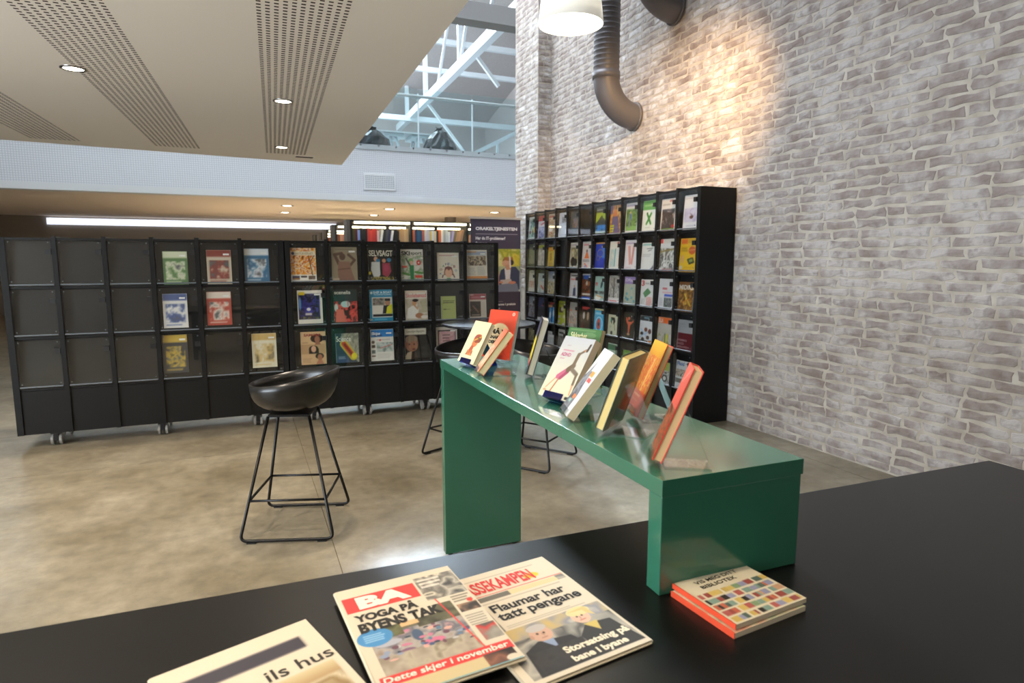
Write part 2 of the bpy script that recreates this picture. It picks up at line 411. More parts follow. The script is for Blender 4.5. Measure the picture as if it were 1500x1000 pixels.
# lowered ceiling (soffit) with perforated strips
sx0, sx1 = 1.09, 1.413
v = [(-6, -3, SOF_Z), (0.95, -3, SOF_Z), (sx1, 9.62, SOF_Z), (-6, 8.75, SOF_Z)]
v += [(p[0], p[1], SOF_Z + .6) for p in v]
ceil = structure(obj('ceiling', v, [(0, 3, 2, 1), (4, 5, 6, 7), (0, 1, 5, 4), (1, 2, 6, 5), (2, 3, 7, 6), (3, 0, 4, 7)], SOFFIT))
M = MB()
for sxo in (0, -1.25, -2.5):
    for c in range(11):
        for k in range(150):
            Y = 2.2 + k * .0455
            if Y > 8.9: continue
            X = .60 + sxo + (Y - 3.57) * .043 - c * .046
            M.box(X - .012, Y - .0075, SOF_Z - .0012, X + .012, Y + .0075, SOF_Z)
stuff(M.build('perforation_slots', SLOT, ceil))
def downlight(name, x, y, z, r, label, power, group=None, color=(1, .85, .68)):
    t = thing(name, label, 'ceiling light', (x, y, z), 0, group)
    MB().lathe([(r, 0), (r, -.006), (r * .8, -.009), (r * .78, -.001)], 28, cap=False).build('ring', CHROME, t, True)
    MB().lathe([(0.001, -.002), (r * .79, -.002)], 24, cap=False).build('lens', LED, t)
    if power: lamp('downlight_beam', 'SPOT', (0, 0, -.03), (0, 0, 0), power, color, .05, angle=math.radians(110), blend=.8, parent=t)
    return t
downlight('recessed_downlight', .40, 6.0, SOF_Z, .085, 'round chrome recessed downlight in the beige ceiling nearer the camera', 55)
downlight('recessed_downlight', .52, 8.4, SOF_Z, .085, 'round chrome recessed downlight near the far end of the beige ceiling', 140)
for (x, y, l) in ((.31, 3.5, 'chrome recessed downlight in the beige ceiling above the left bar stool'), (-.05, 1.1, 'chrome recessed downlight in the beige ceiling above the black table'),
                  (-1.05, 5.6, 'chrome recessed downlight in the beige ceiling by the second perforated strip'), (-1.0, 2.2, 'chrome recessed downlight in the second perforated strip close to the camera'), (-2.3, 4.2, 'chrome recessed downlight in the leftmost perforated ceiling strip'), (-1.4, -.9, 'chrome recessed downlight behind the camera left'), (.1, -1.3, 'chrome recessed downlight behind the camera')):
    downlight('recessed_downlight', x, y, SOF_Z, .085, l, 62 if 0 < y < 2 else 130)
t = thing('ceiling_vent', 'small beige slotted vent at the end of the perforated ceiling strip', 'vent', (.84, 9.05, SOF_Z))
MB().box(-.13, -.05, -.006, .13, .05, 0).build('frame', SOFFIT, t)
for k in range(5): MB().box(-.11, -.04 + k * .018, -.009, .11, -.032 + k * .018, -.006).build('slat', SLOT, t)

# mezzanine across the atrium
FY, FB, FT = 12.0, 2.46, 3.40
FASC = mat('white_perforated_fascia', 'dde1e6', 0.7)
nt = FASC.node_tree; b = nt.nodes['Principled BSDF']
tc = nt.nodes.new('ShaderNodeTexCoord'); br = nt.nodes.new('ShaderNodeTexBrick')
mp = nt.nodes.new('ShaderNodeMapping'); mp.inputs['Rotation'].default_value = (math.pi / 2, 0, 0)
nt.links.new(tc.outputs['Object'], mp.inputs[0]); nt.links.new(mp.outputs[0], br.inputs['Vector'])
br.offset = 0; br.inputs['Scale'].default_value = 1; br.inputs['Brick Width'].default_value = .035; br.inputs['Row Height'].default_value = .035
br.inputs['Mortar Size'].default_value = .004
br.inputs['Color1'].default_value = br.inputs['Color2'].default_value = (*lin('e2e4e8'), 1); br.inputs['Mortar'].default_value = (*lin('c2c6ce'), 1)
nt.links.new(br.outputs[0], b.inputs['Base Color'])
structure(MB().box(-6, FY, FB + .11, 8, FY + .25, FT).build('trim_1', FASC))
structure(MB().box(-6, FY - .015, FB, 8, FY + .25, FB + .11).build('trim_2', WHITE))
structure(MB().box(-6, FY - .02, FT, 8, FY + .25, FT + .09).build('trim_3', mat('pale_edge_profile', 'b9c2c6', 0.5)))
structure(MB().box(-6, FY + .25, FB + .02, 9, 25, FB + .3).build('ceiling', mat('warm_white_ceiling', 'ecdccb', 0.8)))
structure(MB().box(-6, FY + .25, FT, 9, 25, FT + .03).build('floor', mat('mezzanine_floor', '9aa0a2', 0.6)))
p = aty(555.5, 266.5, FY)
t = thing('wall_vent', 'white square hole ventilation grille on the pale mezzanine fascia', 'vent', (p[0], FY, p[2]))
MB().box(-.30, -.02, -.155, .30, 0, .155).build('frame', mat('white_vent', 'e2e4e6', 0.5), t, bevel=.004)
M = MB()
for i in range(16):
    for j in range(7): M.box(-.262 + i * .034, -.0215, -.115 + j * .034, -.243 + i * .034, -.02, -.095 + j * .034)
stuff(M.build('grille_holes', mat('vent_hole', '9ba1a8', 0.9), t))

# balustrade: glass panels, handrail, clamps
bal = thing('glass_balustrade', 'clear glass balustrade with steel handrail along the mezzanine edge', 'railing', (0, FY + .02, FT + .09))
jx = [-5.2, -3.9, -2.6, -1.3, 0.0] + [aty(613, 190, FY)[0] - 1.35, aty(613, 190, FY)[0], aty(692, 190, FY)[0], aty(692, 190, FY)[0] + 1.45, 7.6]
for a, c in zip(jx[:-1], jx[1:]): MB().box(a + .012, 0, -.06, c - .012, .016, 1.08).build('glass_panel', GLASS, bal)
for x in jx[5:-1]: MB().box(x - .012, -.004, .0, x + .012, .02, 1.0).build('joint_strip', mat('pale_joint', 'cfdde2', .3), bal)
MB().tube([(-5.5, -.06, .93), (8, -.06, .93)], .028, 10).build('handrail', mat('pale_steel_rail', 'c6d6d8', .3, .3), bal, True)
for x in jx[4:]: MB().box(x - .03, -.05, .90, x + .03, 0, .94).build('clamp', CHROME, bal)
for k in range(22): MB().lathe([(.018, 0), (.018, .02)], 10, (-.2 + k * .33, 0, 0)).build('bolt', CHROME, bal).matrix_local = Matrix.Rotation(math.radians(90), 4, 'X') @ Matrix.Translation((0, -.02, .02))

# atrium roof and trusses, far walls
def roofz(y): return 9.7 - (y - 10.5) * (3.2 / 13)
def roof_slab(x0, x1, y0, y1):
    v = [(x, y, roofz(y) + d) for d in (0, .2) for x, y in ((x0, y0), (x1, y0), (x1, y1), (x0, y1))]
    return v, [(0, 3, 2, 1), (4, 5, 6, 7), (0, 1, 5, 4), (1, 2, 6, 5), (2, 3, 7, 6), (3, 0, 4, 7)]
M = MB()
for q in ((-6.2, .2, 10.5, 23.6), (4.6, 9, 10.5, 23.6), (.2, 4.6, 10.5, 14.2), (.2, 4.6, 20.5, 23.6)): M.add(*roof_slab(*q))
structure(M.build('ceiling', ROOF))
M = MB()
for k in range(6): M.beam((.2 + k * .88, 14.2, roofz(14.2) + .05), (.2 + k * .88, 20.5, roofz(20.5) + .05), .06, .14)
sk = structure(M.build('trim_5', STEEL_WHITE))
structure(MB().box(-6, 19.5, 0, 9, 19.7, FB + .02).build('wall_far', mat('far_wall', '8d8378', 0.8)))
structure(MB().box(-6, -3.2, 0, 4.2, -3, 8.5).build('wall_back', mat('back_wall', '8a7d6e', 0.8)))
HR = mat('high_roof', '9a9894', 0.8)
structure(MB().box(.9, -3, 8.3, 4.2, 8.1, 8.5).box(-6, 8.1, 8.3, 9, 10.7, 9.6).build('ceiling', HR))
structure(MB().box(.80, -3, SOF_Z + .6, .9, 8.7, 8.3).box(-6, 8.6, SOF_Z + .6, .9, 8.7, 8.3).build('trim_4', WHITE))
structure(MB().box(4.19, 8.1, 0, 9, 8.27, 8.4).build('wall_side', WHITE))
structure(MB().box(-6, 23.4, FT + .03, 9, 23.6, 9).build('wall_gable', ROOF))
structure(MB().box(-6, -3, SOF_Z + .6, .9, 8.7, SOF_Z + .7).build('ceiling', SOFFIT))
structure(MB().box(-6.2, -3, 0, -6, 26, 8.5).build('wall_left', mat('left_wall', 'd6d3cd', 0.7)))
structure(MB().box(8.9, 8.27, 0, 9.1, 26, 8.5).build('wall_atrium', ROOF))
w1 = structure(MB().box(-4.5, 19.44, 2.27, aty(492, 333, 19.44)[0], 19.49, 2.43).build('window_1', mat('clerestory_daylight', 'ffffff', .5, emit='dfeaff', estr=1.2)))
DAY = mat('added_daylight_pane', 'ffffff', .5, emit='dfeaff', estr=1.5)  # glowing panes added behind the area lamps, out of view
def window(name, x0, y0, z0, x1, y1, z1, along, n):
    w_ = structure(MB().box(x0, y0, z0, x1, y1, z1).build(name, DAY))
    for k in range(n + 1):
        f_ = k / n
        if along == 'y': yy = y0 + (y1 - y0) * f_; MB().box(x0 - .03, yy - .04, z0 - .04, x1 + .05, yy + .04, z1 + .04).build('mullion', STEEL_WHITE, w_)
    return w_
window('added_window_2', -5.99, -1.5, .6, -5.96, 3.5, 2.8, 'y', 5)  # unseen frame and panes added around the left fill lamp
window('added_window_3', -5.99, 12.5, 4.1, -5.96, 19.5, 7.1, 'y', 7)  # unseen window added to go with the atrium roof fill lamp
window('window_4', .95, 4.4, 8.24, 2.6, 10.4, 8.28, 'y', 6)
BZ = 6.0
def zpt(x, y, z=BZ): return atz(x, y, z)
pa = zpt(745, 25); pb = zpt(583, 188); xm = (pa[0] + pb[0]) / 2
pa = (pa[0], pa[1], BZ); pb = (pb[0], pb[1], BZ)
tr = thing('roof_truss', 'long white steel roof truss running away above the mezzanine', 'truss', (0, 0, 0))
ext = Vector(pa) + (Vector(pa) - Vector(pb)) * .5
MB().beam(ext, pb, .17, .22).build('bottom_chord', STEEL_WHITE, tr)
def on(t_): return Vector(pa) * (1 - t_) + Vector(pb) * t_
for t_ in (-.06, .30, .62, .86):
    q = on(t_); MB().beam(q, (q.x, q.y, max(BZ + .4, roofz(q.y))), .11, .11).build('post', STEEL_WHITE, tr)
for (a, c) in ((-.06, .12), (.12, .30), (.30, .5)):
    q, r = on(a), on(c); MB().beam((q.x, q.y, roofz(q.y) - .1), r, .06, .06).build('brace', STEEL_WHITE, tr)
def cross(name, lab, pxs, Y, wdt):
    A_, B_ = aty(*pxs[0], Y), aty(*pxs[1], Y); zz = (A_[2] + B_[2]) / 2
    tag(MB().beam((A_[0] - 1.5, Y, zz), (B_[0] + 3, Y, zz), wdt, wdt).build(name, STEEL_WHITE), lab, 'beam')
cross('cross_beam', 'white steel cross beam in the middle of the roof truss', [(612, 100), (755, 118)], on(.5).y, .12)
cross('cross_beam', 'lowest white steel cross beam seen through the balustrade glass', [(558, 171), (755, 187)], on(.8).y, .16)
cross('cross_beam', 'thin pale purlin under the grey roof near the brick pier', [(640, 61), (755, 76)], on(.28).y + 2.6, .14)
for p1, p2, t0 in (((624, 100), (684, 180), .62), ((725, 48), (760, 95), .2)):
    q0 = on(t0); A_, B_ = aty(*p1, q0.y), aty(*p2, q0.y); off = q0.z - .05 - A_[2]
    MB().beam((q0.x, q0.y, q0.z), (B_[0] + q0.x - A_[0], q0.y, B_[2] + off), .075, .075).build('brace', STEEL_WHITE, tr)
A_, B_ = aty(688, 228, 14.5), aty(760, 192, 14.5)
t = thing('stair_railing', 'white sloping stair handrail on the mezzanine beside the brick pier', 'railing', (0, 0, 0))
MB().beam(A_, B_, .09, .09).build('handrail', STEEL_WHITE, t)
for f_ in (.15, .55, .95): MB().box(A_[0] + (B_[0] - A_[0]) * f_ - .025, 14.475, FT + .03, A_[0] + (B_[0] - A_[0]) * f_ + .025, 14.525, A_[2] + (B_[2] - A_[2]) * f_).build('post', STEEL_WHITE, t)
q = aty(684, 6, 10.0); q2 = aty(760, 14, 10.0)
tag(MB().box(q[0] - .6, 9.9, q[2] - .26, q2[0] + 1.6, 10.2, q[2] + .02).build('roof_beam', mat('grey_concrete_beam', '8b8a8a', .8)), 'grey concrete beam crossing the top of the atrium opening', 'beam')

# trestle table and rubbish bags on the mezzanine
TY = 13.0; fz = FT + .03
a = aty(545, 191, TY); c = aty(640, 196, TY); tz = (a[2] + c[2]) / 2
t = thing('trestle_table', 'pale trestle work table standing behind the mezzanine glass', 'table', ((a[0] + c[0]) / 2, TY + .3, fz))
hw = (c[0] - a[0]) / 2; hh = tz - fz
MB().box(-hw, -.35, hh - .03, hw, .35, hh).build('tabletop', WHITE, t)
for sx in (-hw * .35, hw * .5):
    for (dx, dy) in ((-.16, -.25), (.16, -.25), (-.16, .25), (.16, .25)):
        MB().beam((sx + dx * .25, dy * .8, hh - .03), (sx + dx, dy, 0), .05, .04).build('leg', STEEL_WHITE, t)
    MB().box(sx - .2, -.3, hh - .09, sx + .2, .3, hh - .03).build('trestle_head', STEEL_WHITE, t)
BAG = mat('black_plastic_bag', '16181c', 0.25)
def bag(x, y, r, hgt, lab, sd):
    rg = np.random.default_rng(sd); v = []; n = 22; prof = [(0.9, 0), (1.05, .15), (1.0, .35), (.8, .6), (.45, .82), (.15, .93), (.22, 1.0)]
    for (pr, pz) in prof:
        for k in range(n): j = 1 + rg.uniform(-.12, .12); v.append((pr * r * j * math.cos(2 * math.pi * k / n), pr * r * .8 * j * math.sin(2 * math.pi * k / n), max(0, pz * hgt + rg.uniform(-.02, .02) * (pz > 0))))
    f = [(i * n + k, i * n + (k + 1) % n, (i + 1) * n + (k + 1) % n, (i + 1) * n + k) for i in range(len(prof) - 1) for k in range(n)]
    f.append(tuple(range(n))[::-1]); f.append(tuple((len(prof) - 1) * n + k for k in range(n)))
    o = obj('rubbish_bag', v, f, BAG); o.location = (x, y, fz); tag(o, lab, 'bag')
bx = aty(545, 200, 12.7); bag(bx[0], 12.75, .38, .52, 'black rubbish bag slumped left of the trestle table on the mezzanine', 1)
bx = aty(646, 200, 12.6); bag(bx[0], 12.75, .33, .62, 'tall black rubbish bag right of the trestle table on the mezzanine', 2)
bx = aty(566, 205, 12.7); bag(bx[0], 13.9, .26, .30, 'low black rubbish bag under the trestle table', 3)

# lights and column under the mezzanine
for i, (x, y, Y, l) in enumerate(((570, 306, 14.0, 'glowing round downlight in the mezzanine underside above the lit bookshelf'), (724, 311, 13.2, 'glowing round downlight in the mezzanine underside above the banner'),
        (547, 315, 16.8, 'small distant downlight behind the one above the bookshelf'), (420, 301, 14.6, 'glowing downlight at the left under the mezzanine'), (417, 311, 17.5, 'small distant downlight at the far left under the mezzanine'))):
    d = ray(x, y); P = _C + d * (FB + .02 - CAMZ) / d[2]
    downlight('mezzanine_downlight', P[0], P[1], FB + .02, .13, l, 900, None, (1, .89, .77))
P = aty(659, 315, 16.0)
tag(MB().lathe([(.15, 0), (.15, FB + .02)], 24, (P[0], 16, 0)).build('column', mat('brown_concrete_column', '6f665c', .8)), 'round grey brown column holding the mezzanine behind the bookshelf', 'column')

# ventilation ducts on the brick wall
def duct(name, label, Ye, Ze, out, r, top):
    t = thing(name, label, 'duct', (WX, Ye, Ze))
    pts = []; rad = []
    R = out
    z = R; k = 0
    zs = []
    while z < top:
        for (dz, dr) in ((0, 0), (.030, 0), (.034, .003), (.040, .003), (.044, 0)):
            pts.append((-out, 0, z + dz)); rad.append(r + dr)
        z += .048
    MB().tube(pts, rad, 28).build('duct_pipe', DUCT, t, True)
    el = [(-out + (out) * (1 - math.cos(a_)), 0, R - R * math.sin(a_)) for a_ in [math.pi / 2 * q / 14 for q in range(15)]]
    el = [(x, y, zz) for x, y, zz in el]
    MB().tube(el[:-1] + [(-.005, 0, 0)], r + .002, 28).build('elbow', mat('grey_elbow', '68666a', .5, .2), t, True)
    MB().tube([(-out, 0, R - .03), (-out, 0, R + .035)], r + .01, 28).build('joint_collar', DUCT, t, True)
    MB().tube([(-.035, 0, 0), (-.012, 0, 0)], r + .015, 28).build('wall_collar', DUCT, t, True)
    return t
duct('ventilation_duct', 'large grey spiral ventilation duct curving into the brick wall', 5.62, 2.83, .36, .128, 2.6)
duct('ventilation_duct', 'second grey ventilation duct entering the brick wall at the top edge', 5.00, 3.66, .36, .128, 1.8)

# pendant lamps
SHADE = mat('white_lamp_shade', 'ece8e0', .4)
_n = SHADE.node_tree; _m = _n.nodes.new('ShaderNodeMixShader'); _t = _n.nodes.new('ShaderNodeBsdfTranslucent'); _t.inputs[0].default_value = (.84, .88, .96, 1)
_m.inputs[0].default_value = .26; _n.links.new(_n.nodes['Principled BSDF'].outputs[0], _m.inputs[1]); _n.links.new(_t.outputs[0], _m.inputs[2]); _n.links.new(_m.outputs[0], _n.nodes['Material Output'].inputs[0])
def pendant(x, y, z, r, label, power):
    t = thing('pendant_lamp', label, 'lamp', (x, y, z))
    MB().lathe([(r, 0), (r * .985, .03), (r * .74, .34), (r * .68, .40), (.03, .43), (.03, .42), (r * .66, .39), (r * .72, .335), (r * .965, .03), (r * .98, 0)], 48, cap=False).build('lamp_shade', SHADE, t, True)
    MB().lathe([(.001, .035), (r * .955, .035)], 40, cap=False).build('diffuser', LAMPGLOW, t)
    MB().tube([(0, 0, .42), (0, 0, 5.2)], .004, 6).build('cord', RUBBER, t)
    lamp('pendant_light', 'SPOT', (0, 0, .02), (0, 0, 0), power, (1, .83, .62), r * .8, angle=math.radians(125), blend=.7, parent=t)
pendant(1.453, 2.70, 2.455, .150, 'white cone pendant lamp glowing above the green counter', 36)
pendant(1.30, 1.10, 2.55, .150, 'white cone pendant lamp hanging over the black newspaper table', 14)

# track spotlight washing the brick wall
t = thing('wall_spotlight', 'black track spotlight aimed at the brick wall', 'spotlight', (2.3, 2.9, 3.5))
MB().lathe([(.05, 0), (.05, .16), (.03, .18)], 20).build('housing', BLACK, t, True)
MB().tube([(0, 0, .17), (0, 0, 4.5)], .008, 8).build('rod', BLACK, t)
sp = lamp('wall_spot_light', 'SPOT', (2.3, 2.9, 3.45), (0, 0, 0), 440, (1, .60, .25), .06, angle=math.radians(56), blend=1.0)
sp.rotation_euler = (Vector((3.79, 5.1, 2.35)) - Vector((2.3, 2.9, 3.45))).to_track_quat('-Z', 'Y').to_euler()

# ------------------------------------------------------------------ magazines (shared builder)
def cell_ops(ops): return ops
def magazine(label, cat_pose, wd, ht, bg, ops, nx, group, sticker=True, thick=.006, seed=1):
    t = thing('magazine', label, 'magazine', (0, 0, 0), 0, group)
    x, y, z, psi, tau = cat_pose; pose(t, x, y, z, psi, tau)
    MB().box(-wd / 2, .0, 0, wd / 2, thick, ht).build('pages', PAPER_WHITE, t)
    print_sheet('cover', wd, ht, nx, max(8, int(nx * ht / wd)), bg, ops, t, seed=seed)
    if sticker:
        MB().box(wd * .18, -.0022, ht * .845, wd * .42, -.0012, ht * .895).build('library_label', mat('white_label', 'e6e2da', .5), t)
    return t

def rack(name, label, loc, rz, ncol, cw, zrows, depth, bottom_open, casters, H):
    """rack front on local y=0 facing -y, columns along +x"""
    t = thing(name, label, 'magazine rack', loc, rz); Wt = ncol * cw; d0 = .028
    z0 = .105 if casters else 0
    for x in (0, Wt): MB().box(x - .02, 0, z0, x + .02, depth, H).build('side_panel', BLACK_MATT, t)
    MB().box(.02, depth - .012, z0, Wt - .02, depth, H - .02).build('back_panel', BLACK_MATT, t)
    MB().box(.02, .004, H - .02, Wt - .02, depth, H - .001).build('top_panel', BLACK_RACK, t)
    for i in range(1, ncol): MB().box(i * cw - d0 / 2, -.004, z0, i * cw + d0 / 2, depth - .012, H + .012).build('divider', BLACK_RACK, t)
    for i in range(ncol):
        xa, xb = i * cw + (d0 / 2 if i else .02), (i + 1) * cw - (d0 / 2 if i < ncol - 1 else .02)
        MB().box(xa, .012, z0, xb, .03, zrows[-1] - .01).build('plinth_panel', BLACK_RACK, t)
        for j in range(len(zrows) - 1):
            zt, zb = zrows[j], zrows[j + 1]
            MB().box(xa, .014, zb - .008, xb, depth - .012, zb + .008).build('shelf', BLACK_RACK, t)
            v = [(xa, .040, zb + .008), (xb, .040, zb + .008), (xb, .066, zt - .008), (xa, .066, zt - .008)]
            v += [(q[0], q[1] + .008, q[2]) for q in v]
            obj('display_plate', v, [(0, 1, 2, 3), (7, 6, 5, 4), (0, 4, 5, 1), (1, 5, 6, 2), (2, 6, 7, 3), (3, 7, 4, 0)], BLACK_RACK, t)
            dr = MB().box(xa + .004, .0, zb + .012, xb - .004, .004, zt - .012).build('door', ACRYLIC, t)
            MB().box(xb - .042, -.006, zt - .115, xb - .006, .012, zt - .078).build('latch', BLACK, dr)
            MB().tube([(xa + .006, -.004, zb + .022), (xb - .006, -.004, zb + .022)], .0055, 6).build('rail', RAIL, dr)
            M = MB()
            for sx in (xa + .02, xb - .02):
                for sz in (zb + .045, zt - .03): M.box(sx - .004, -.002, sz - .004, sx + .004, 0, sz + .004)
            stuff(M.build('screws', RAIL, dr))
    if casters:
        for x in casters:
            for y in (.06, depth - .06):
                cst = MB().box(x - .03, y - .03, z0 - .012, x + .03, y + .03, z0).add([(x - .014, y - .02, .04), (x + .014, y - .02, .04), (x + .014, y + .02, z0 - .01), (x - .014, y + .02, z0 - .01), (x - .014, y + .02, .04), (x + .014, y + .02, .04), (x + .014, y - .02, z0 - .01), (x - .014, y - .02, z0 - .01)], [(0, 1, 6, 7), (4, 3, 2, 5), (0, 7, 3, 4), (1, 5, 2, 6)]).build('caster', BLACK, t)
                for s in (-1, 1):
                    wv = MB().lathe([(.02, 0), (.045, .002), (.045, .018), (.02, .02)], 18)
                    wv.v = [(x + s * .026 - .01 + p[2], y + .02 + p[0], .046 + p[1]) for p in wv.v]
                    wv.build('wheel', GREYPLASTIC, cst)
    return t

# right-hand rack against the brick wall: columns run from far (left in photo) to near
RX, RY0, RY1 = 3.41, 7.49, 4.13
ZR = [1.962, 1.612, 1.265, .932, .594, .255]
rack('magazine_rack', 'tall black magazine rack with clear doors standing against the brick wall', (RX, RY0, 0), -math.pi / 2, 12, (RY0 - RY1) / 12, ZR, .365, False, None, 1.965)
# left-hand rack on casters
LY = 5.47; LX0, LX1 = .345, 2.185
ZL = [1.532, 1.178, .815, .437]
rack('magazine_rack', 'low black magazine rack on casters in front of the lit bookshelf', (LX0, LY, 0), 0, 6, (LX1 - LX0) / 6, ZL, .42, True, (.16, .62, 1.15, 1.62), 1.535)
rack('magazine_rack', 'low black magazine rack on casters at the far left edge', (LX0 - 1.89, LY + .0, 0), 0, 6, (LX1 - LX0) / 6, ZL, .42, True, (.2, .9, 1.6), 1.535)

W_, K_ = 'e8e2d6', '1a1817'
def left_mag(lab, x0, x1, y0, y1, bg, ops, seed=1, nx=44, st=True, row=None):
    Y = LY + .022; a = aty(x0, y1, Y); c = aty(x1, y1, Y); tp = aty((x0 + x1) / 2, y0, Y + .02)
    wd = c[0] - a[0]; zb = [z for z in ZL[1:] if z < (a[2] + c[2]) / 2 + .06][0] + .009
    zb = max(zb, min(zb + .05, (a[2] + c[2]) / 2)); ht = (tp[2] - zb) / math.cos(.07)
    cw = (LX1 - LX0) / 6; xc = (a[0] + c[0]) / 2; b0 = LX0 if xc > LX0 - .03 else LX0 - 1.89
    ci = int((xc - b0) / cw); lo = b0 + ci * cw + .022 + wd / 2; hi = b0 + (ci + 1) * cw - .022 - wd / 2
    xc = min(max(xc, min(lo, hi)), max(lo, hi))
    return magazine(lab, (xc, Y, zb, 0, .07), wd, ht, bg, ops, nx, 'magazines in the low rack', st, seed=seed)
left_mag('autumn leaves magazine with three small photos along its foot', 426.5, 463.7, 363, 412.8, W_, [('n', 0, 0, 1, .78, '5a2a10 d4761a f0a030 e8ddc8 c85a10 f5b040', 7, 3), ('l', .7, .2, .85, .8, .03, '2a1a10'), ('l', .78, .4, .95, .2, .02, '2a1a10'), ('r', .03, .1, .97, .22, 'e6d8bc'), ('t', .2, .13, .9, .2, 'NATURVERNET', 'b09a72'), ('e', .1, .16, .06, .045, '2c2c5a'), ('r', .05, .82, .33, .93, '3a3350'), ('r', .38, .82, .62, .87, '2a2420'), ('r', .68, .82, .95, .93, '6a4a38'), ('r', .05, .88, .33, .93, '9a6a30')], 2, st=False)
left_mag('magazine with a brown dancer figure on a taupe cover', 486.7, 523.9, 361.8, 412, '8f8068', [('g', 0, 0, 1, 1, '8f8068', '9c8c70'), ('e', .42, .28, .12, .1, '5a3e30'), ('l', .12, .22, .28, .5, .12, '5e4234'), ('l', .12, .22, .4, .18, .1, '5e4234'), ('l', .9, .38, .66, .22, .1, '5e4234'), ('l', .9, .38, .7, .54, .1, '5e4234'), ('p', [(.26, .42), (.7, .42), (.78, .72), (.9, 1), (.25, 1), (.22, .7)], '8a6452'), ('l', .25, .65, .7, .62, .03, '5a3e30'), ('r', .03, .9, .27, .97, 'c0a890'), ('w', .15, .04, .85, .09, 1, '6a5c48')], 3)
left_mag('black SELVSAGT magazine with a man in a pale coat and a woman in magenta', 540, 577, 363, 412, '141210', [('t', .03, .07, .97, .25, 'SELVSAGT', 'd8cfb8', .03), ('e', .3, .33, .08, .07, 'd09a78'), ('p', [(.12, .42), (.45, .4), (.46, .8), (.4, .88), (.2, .88), (.1, .66)], 'c9c6be'), ('e', .39, .37, .08, .05, '2a78a0'), ('e', .62, .38, .08, .06, 'c88a68'), ('p', [(.55, .45), (.85, .45), (.9, .7), (.75, .9), (.55, .8)], 'a03a4c'), ('e', .82, .36, .09, .06, '3a86a8'), ('e', .7, .6, .1, .1, 'b0425a'), ('n', 0, .86, 1, .98, '141210 b8a848 141210 8a8a6a', 8, 5), ('e', .05, .75, .05, .05, 'd8c020')], 4, st=False)
left_mag('white SKIsport magazine with a skier in green', 586.4, 619.3, 365, 411.4, 'd8d2c4', [('n', 0, .18, 1, 1, 'd8d2c4 c8bfae 8a9a78 e0dacc', 5, 8), ('t', .04, .06, .42, .19, 'SKI', '151515', .04), ('t', .45, .08, .95, .2, 'sport', '252525', .02), ('e', .45, .37, .11, .09, '7aa860'), ('e', .47, .42, .08, .06, 'd8a890'), ('p', [(.38, .5), (.58, .5), (.57, .95), (.42, .95)], '2f7a48'), ('l', .25, .3, .42, .52, .07, '4a5a48'), ('e', .8, .42, .1, .08, 'd03020'), ('e', .8, .42, .04, .03, 'e8d8d0'), ('r', .05, .52, .28, .58, 'd04a38'), ('r', .62, .82, .95, .9, 'd84030'), ('l', .1, .75, .35, .8, .1, '5a8a40'), ('l', .65, .72, .95, .75, .1, '5a8a40')], 5, st=False)
left_mag('cream magazine with a brown pigtailed girl under coloured letters', 640.9, 672.4, 370, 410.9, 'ddd2bc', [('w', .08, .07, .9, .13, 1, 'b06a6a'), ('p', [(.3, .7), (.35, .52), (.5, .48), (.66, .52), (.72, .7), (.72, .8), (.3, .8)], '6a3428'), ('e', .51, .72, .17, .17, 'dca888'), ('p', [(.34, .62), (.52, .5), (.7, .62), (.6, .58), (.52, .64), (.44, .58)], '6a3428'), ('l', .25, .8, .22, .88, .05, '5a1e20'), ('l', .73, .78, .78, .88, .05, '5a1e20'), ('p', [(.42, .9), (.6, .9), (.62, 1), (.4, 1)], '3a8a4a'), ('t', .1, .56, .22, .64, 'O', '8a3a30', .02), ('t', .22, .43, .33, .52, 'A', '3a8a60', .02), ('t', .36, .38, .44, .45, 'P', '555555', .02), ('t', .47, .36, .57, .45, 'E', '3a5a9a', .02), ('t', .62, .39, .7, .47, 'U', '8a9a8a', .02), ('t', .73, .44, .83, .54, 'B', '8a2a40', .02), ('t', .8, .6, .9, .68, 'O', '3a7aa0', .02), ('t', .1, .72, .2, .78, 'K', '3a5a9a', .02)], 6)
left_mag('newsletter with a crowd photo and an orange band at its foot', 683, 713.2, 365.9, 410, 'd6cdba', [('r', .05, .06, .95, .17, '9aa4b8'), ('r', .05, .05, .5, .09, 'c08a5a'), ('n', .07, .2, .95, .52, '1a1612 6a4a30 d8c8a8 2a221a c8a878', 8, 11), ('w', .07, .58, .46, .84, 7, 'a09a8c'), ('w', .52, .56, .93, .84, 8, 'a8a294'), ('r', 0, .87, 1, .97, 'd8842a')], 7)
left_mag('white framed magazine with a purple night scene and yellow sticker', 436.6, 473, 425, 473.7, 'ddd5c6', [('n', .04, .1, .9, .87, '14101a 2a2050 3a3080 1a141c 4a3a8a', 4, 13), ('r', .06, .05, .3, .14, 'e0c020'), ('r', .3, .5, .58, .68, '3a3a90'), ('r', .3, .68, .56, .75, 'c8c0b4'), ('e', .44, .57, .08, .05, 'd8d4cc'), ('e', .1, .4, .05, .2, '5a8ac0'), ('n', .1, .78, .9, .86, '6a6a20 2a2450 8a8a30', 8, 3)], 8)
left_mag('dark teal scenelis magazine with red dancers', 489.5, 524, 424, 471.6, '20302f', [('t', .04, .03, .72, .14, 'scenelis', 'dcd6c4', .02), ('n', 0, .36, 1, 1, '2a1a18 c04038 d86050 8a2a28 2a2a2a d87060', 5, 15), ('e', .5, .45, .2, .1, 'a8c8c0'), ('e', .1, .55, .08, .12, 'c8d8d0'), ('p', [(.1, .6), (.4, .6), (.5, 1), (.05, 1)], 'd06a58'), ('g', 0, .15, 1, .34, '20302f', '1e3032'), ('l', .12, .36, .2, .5, .04, 'd86050'), ('l', .6, .36, .6, .5, .04, 'd86050')], 9, st=False)
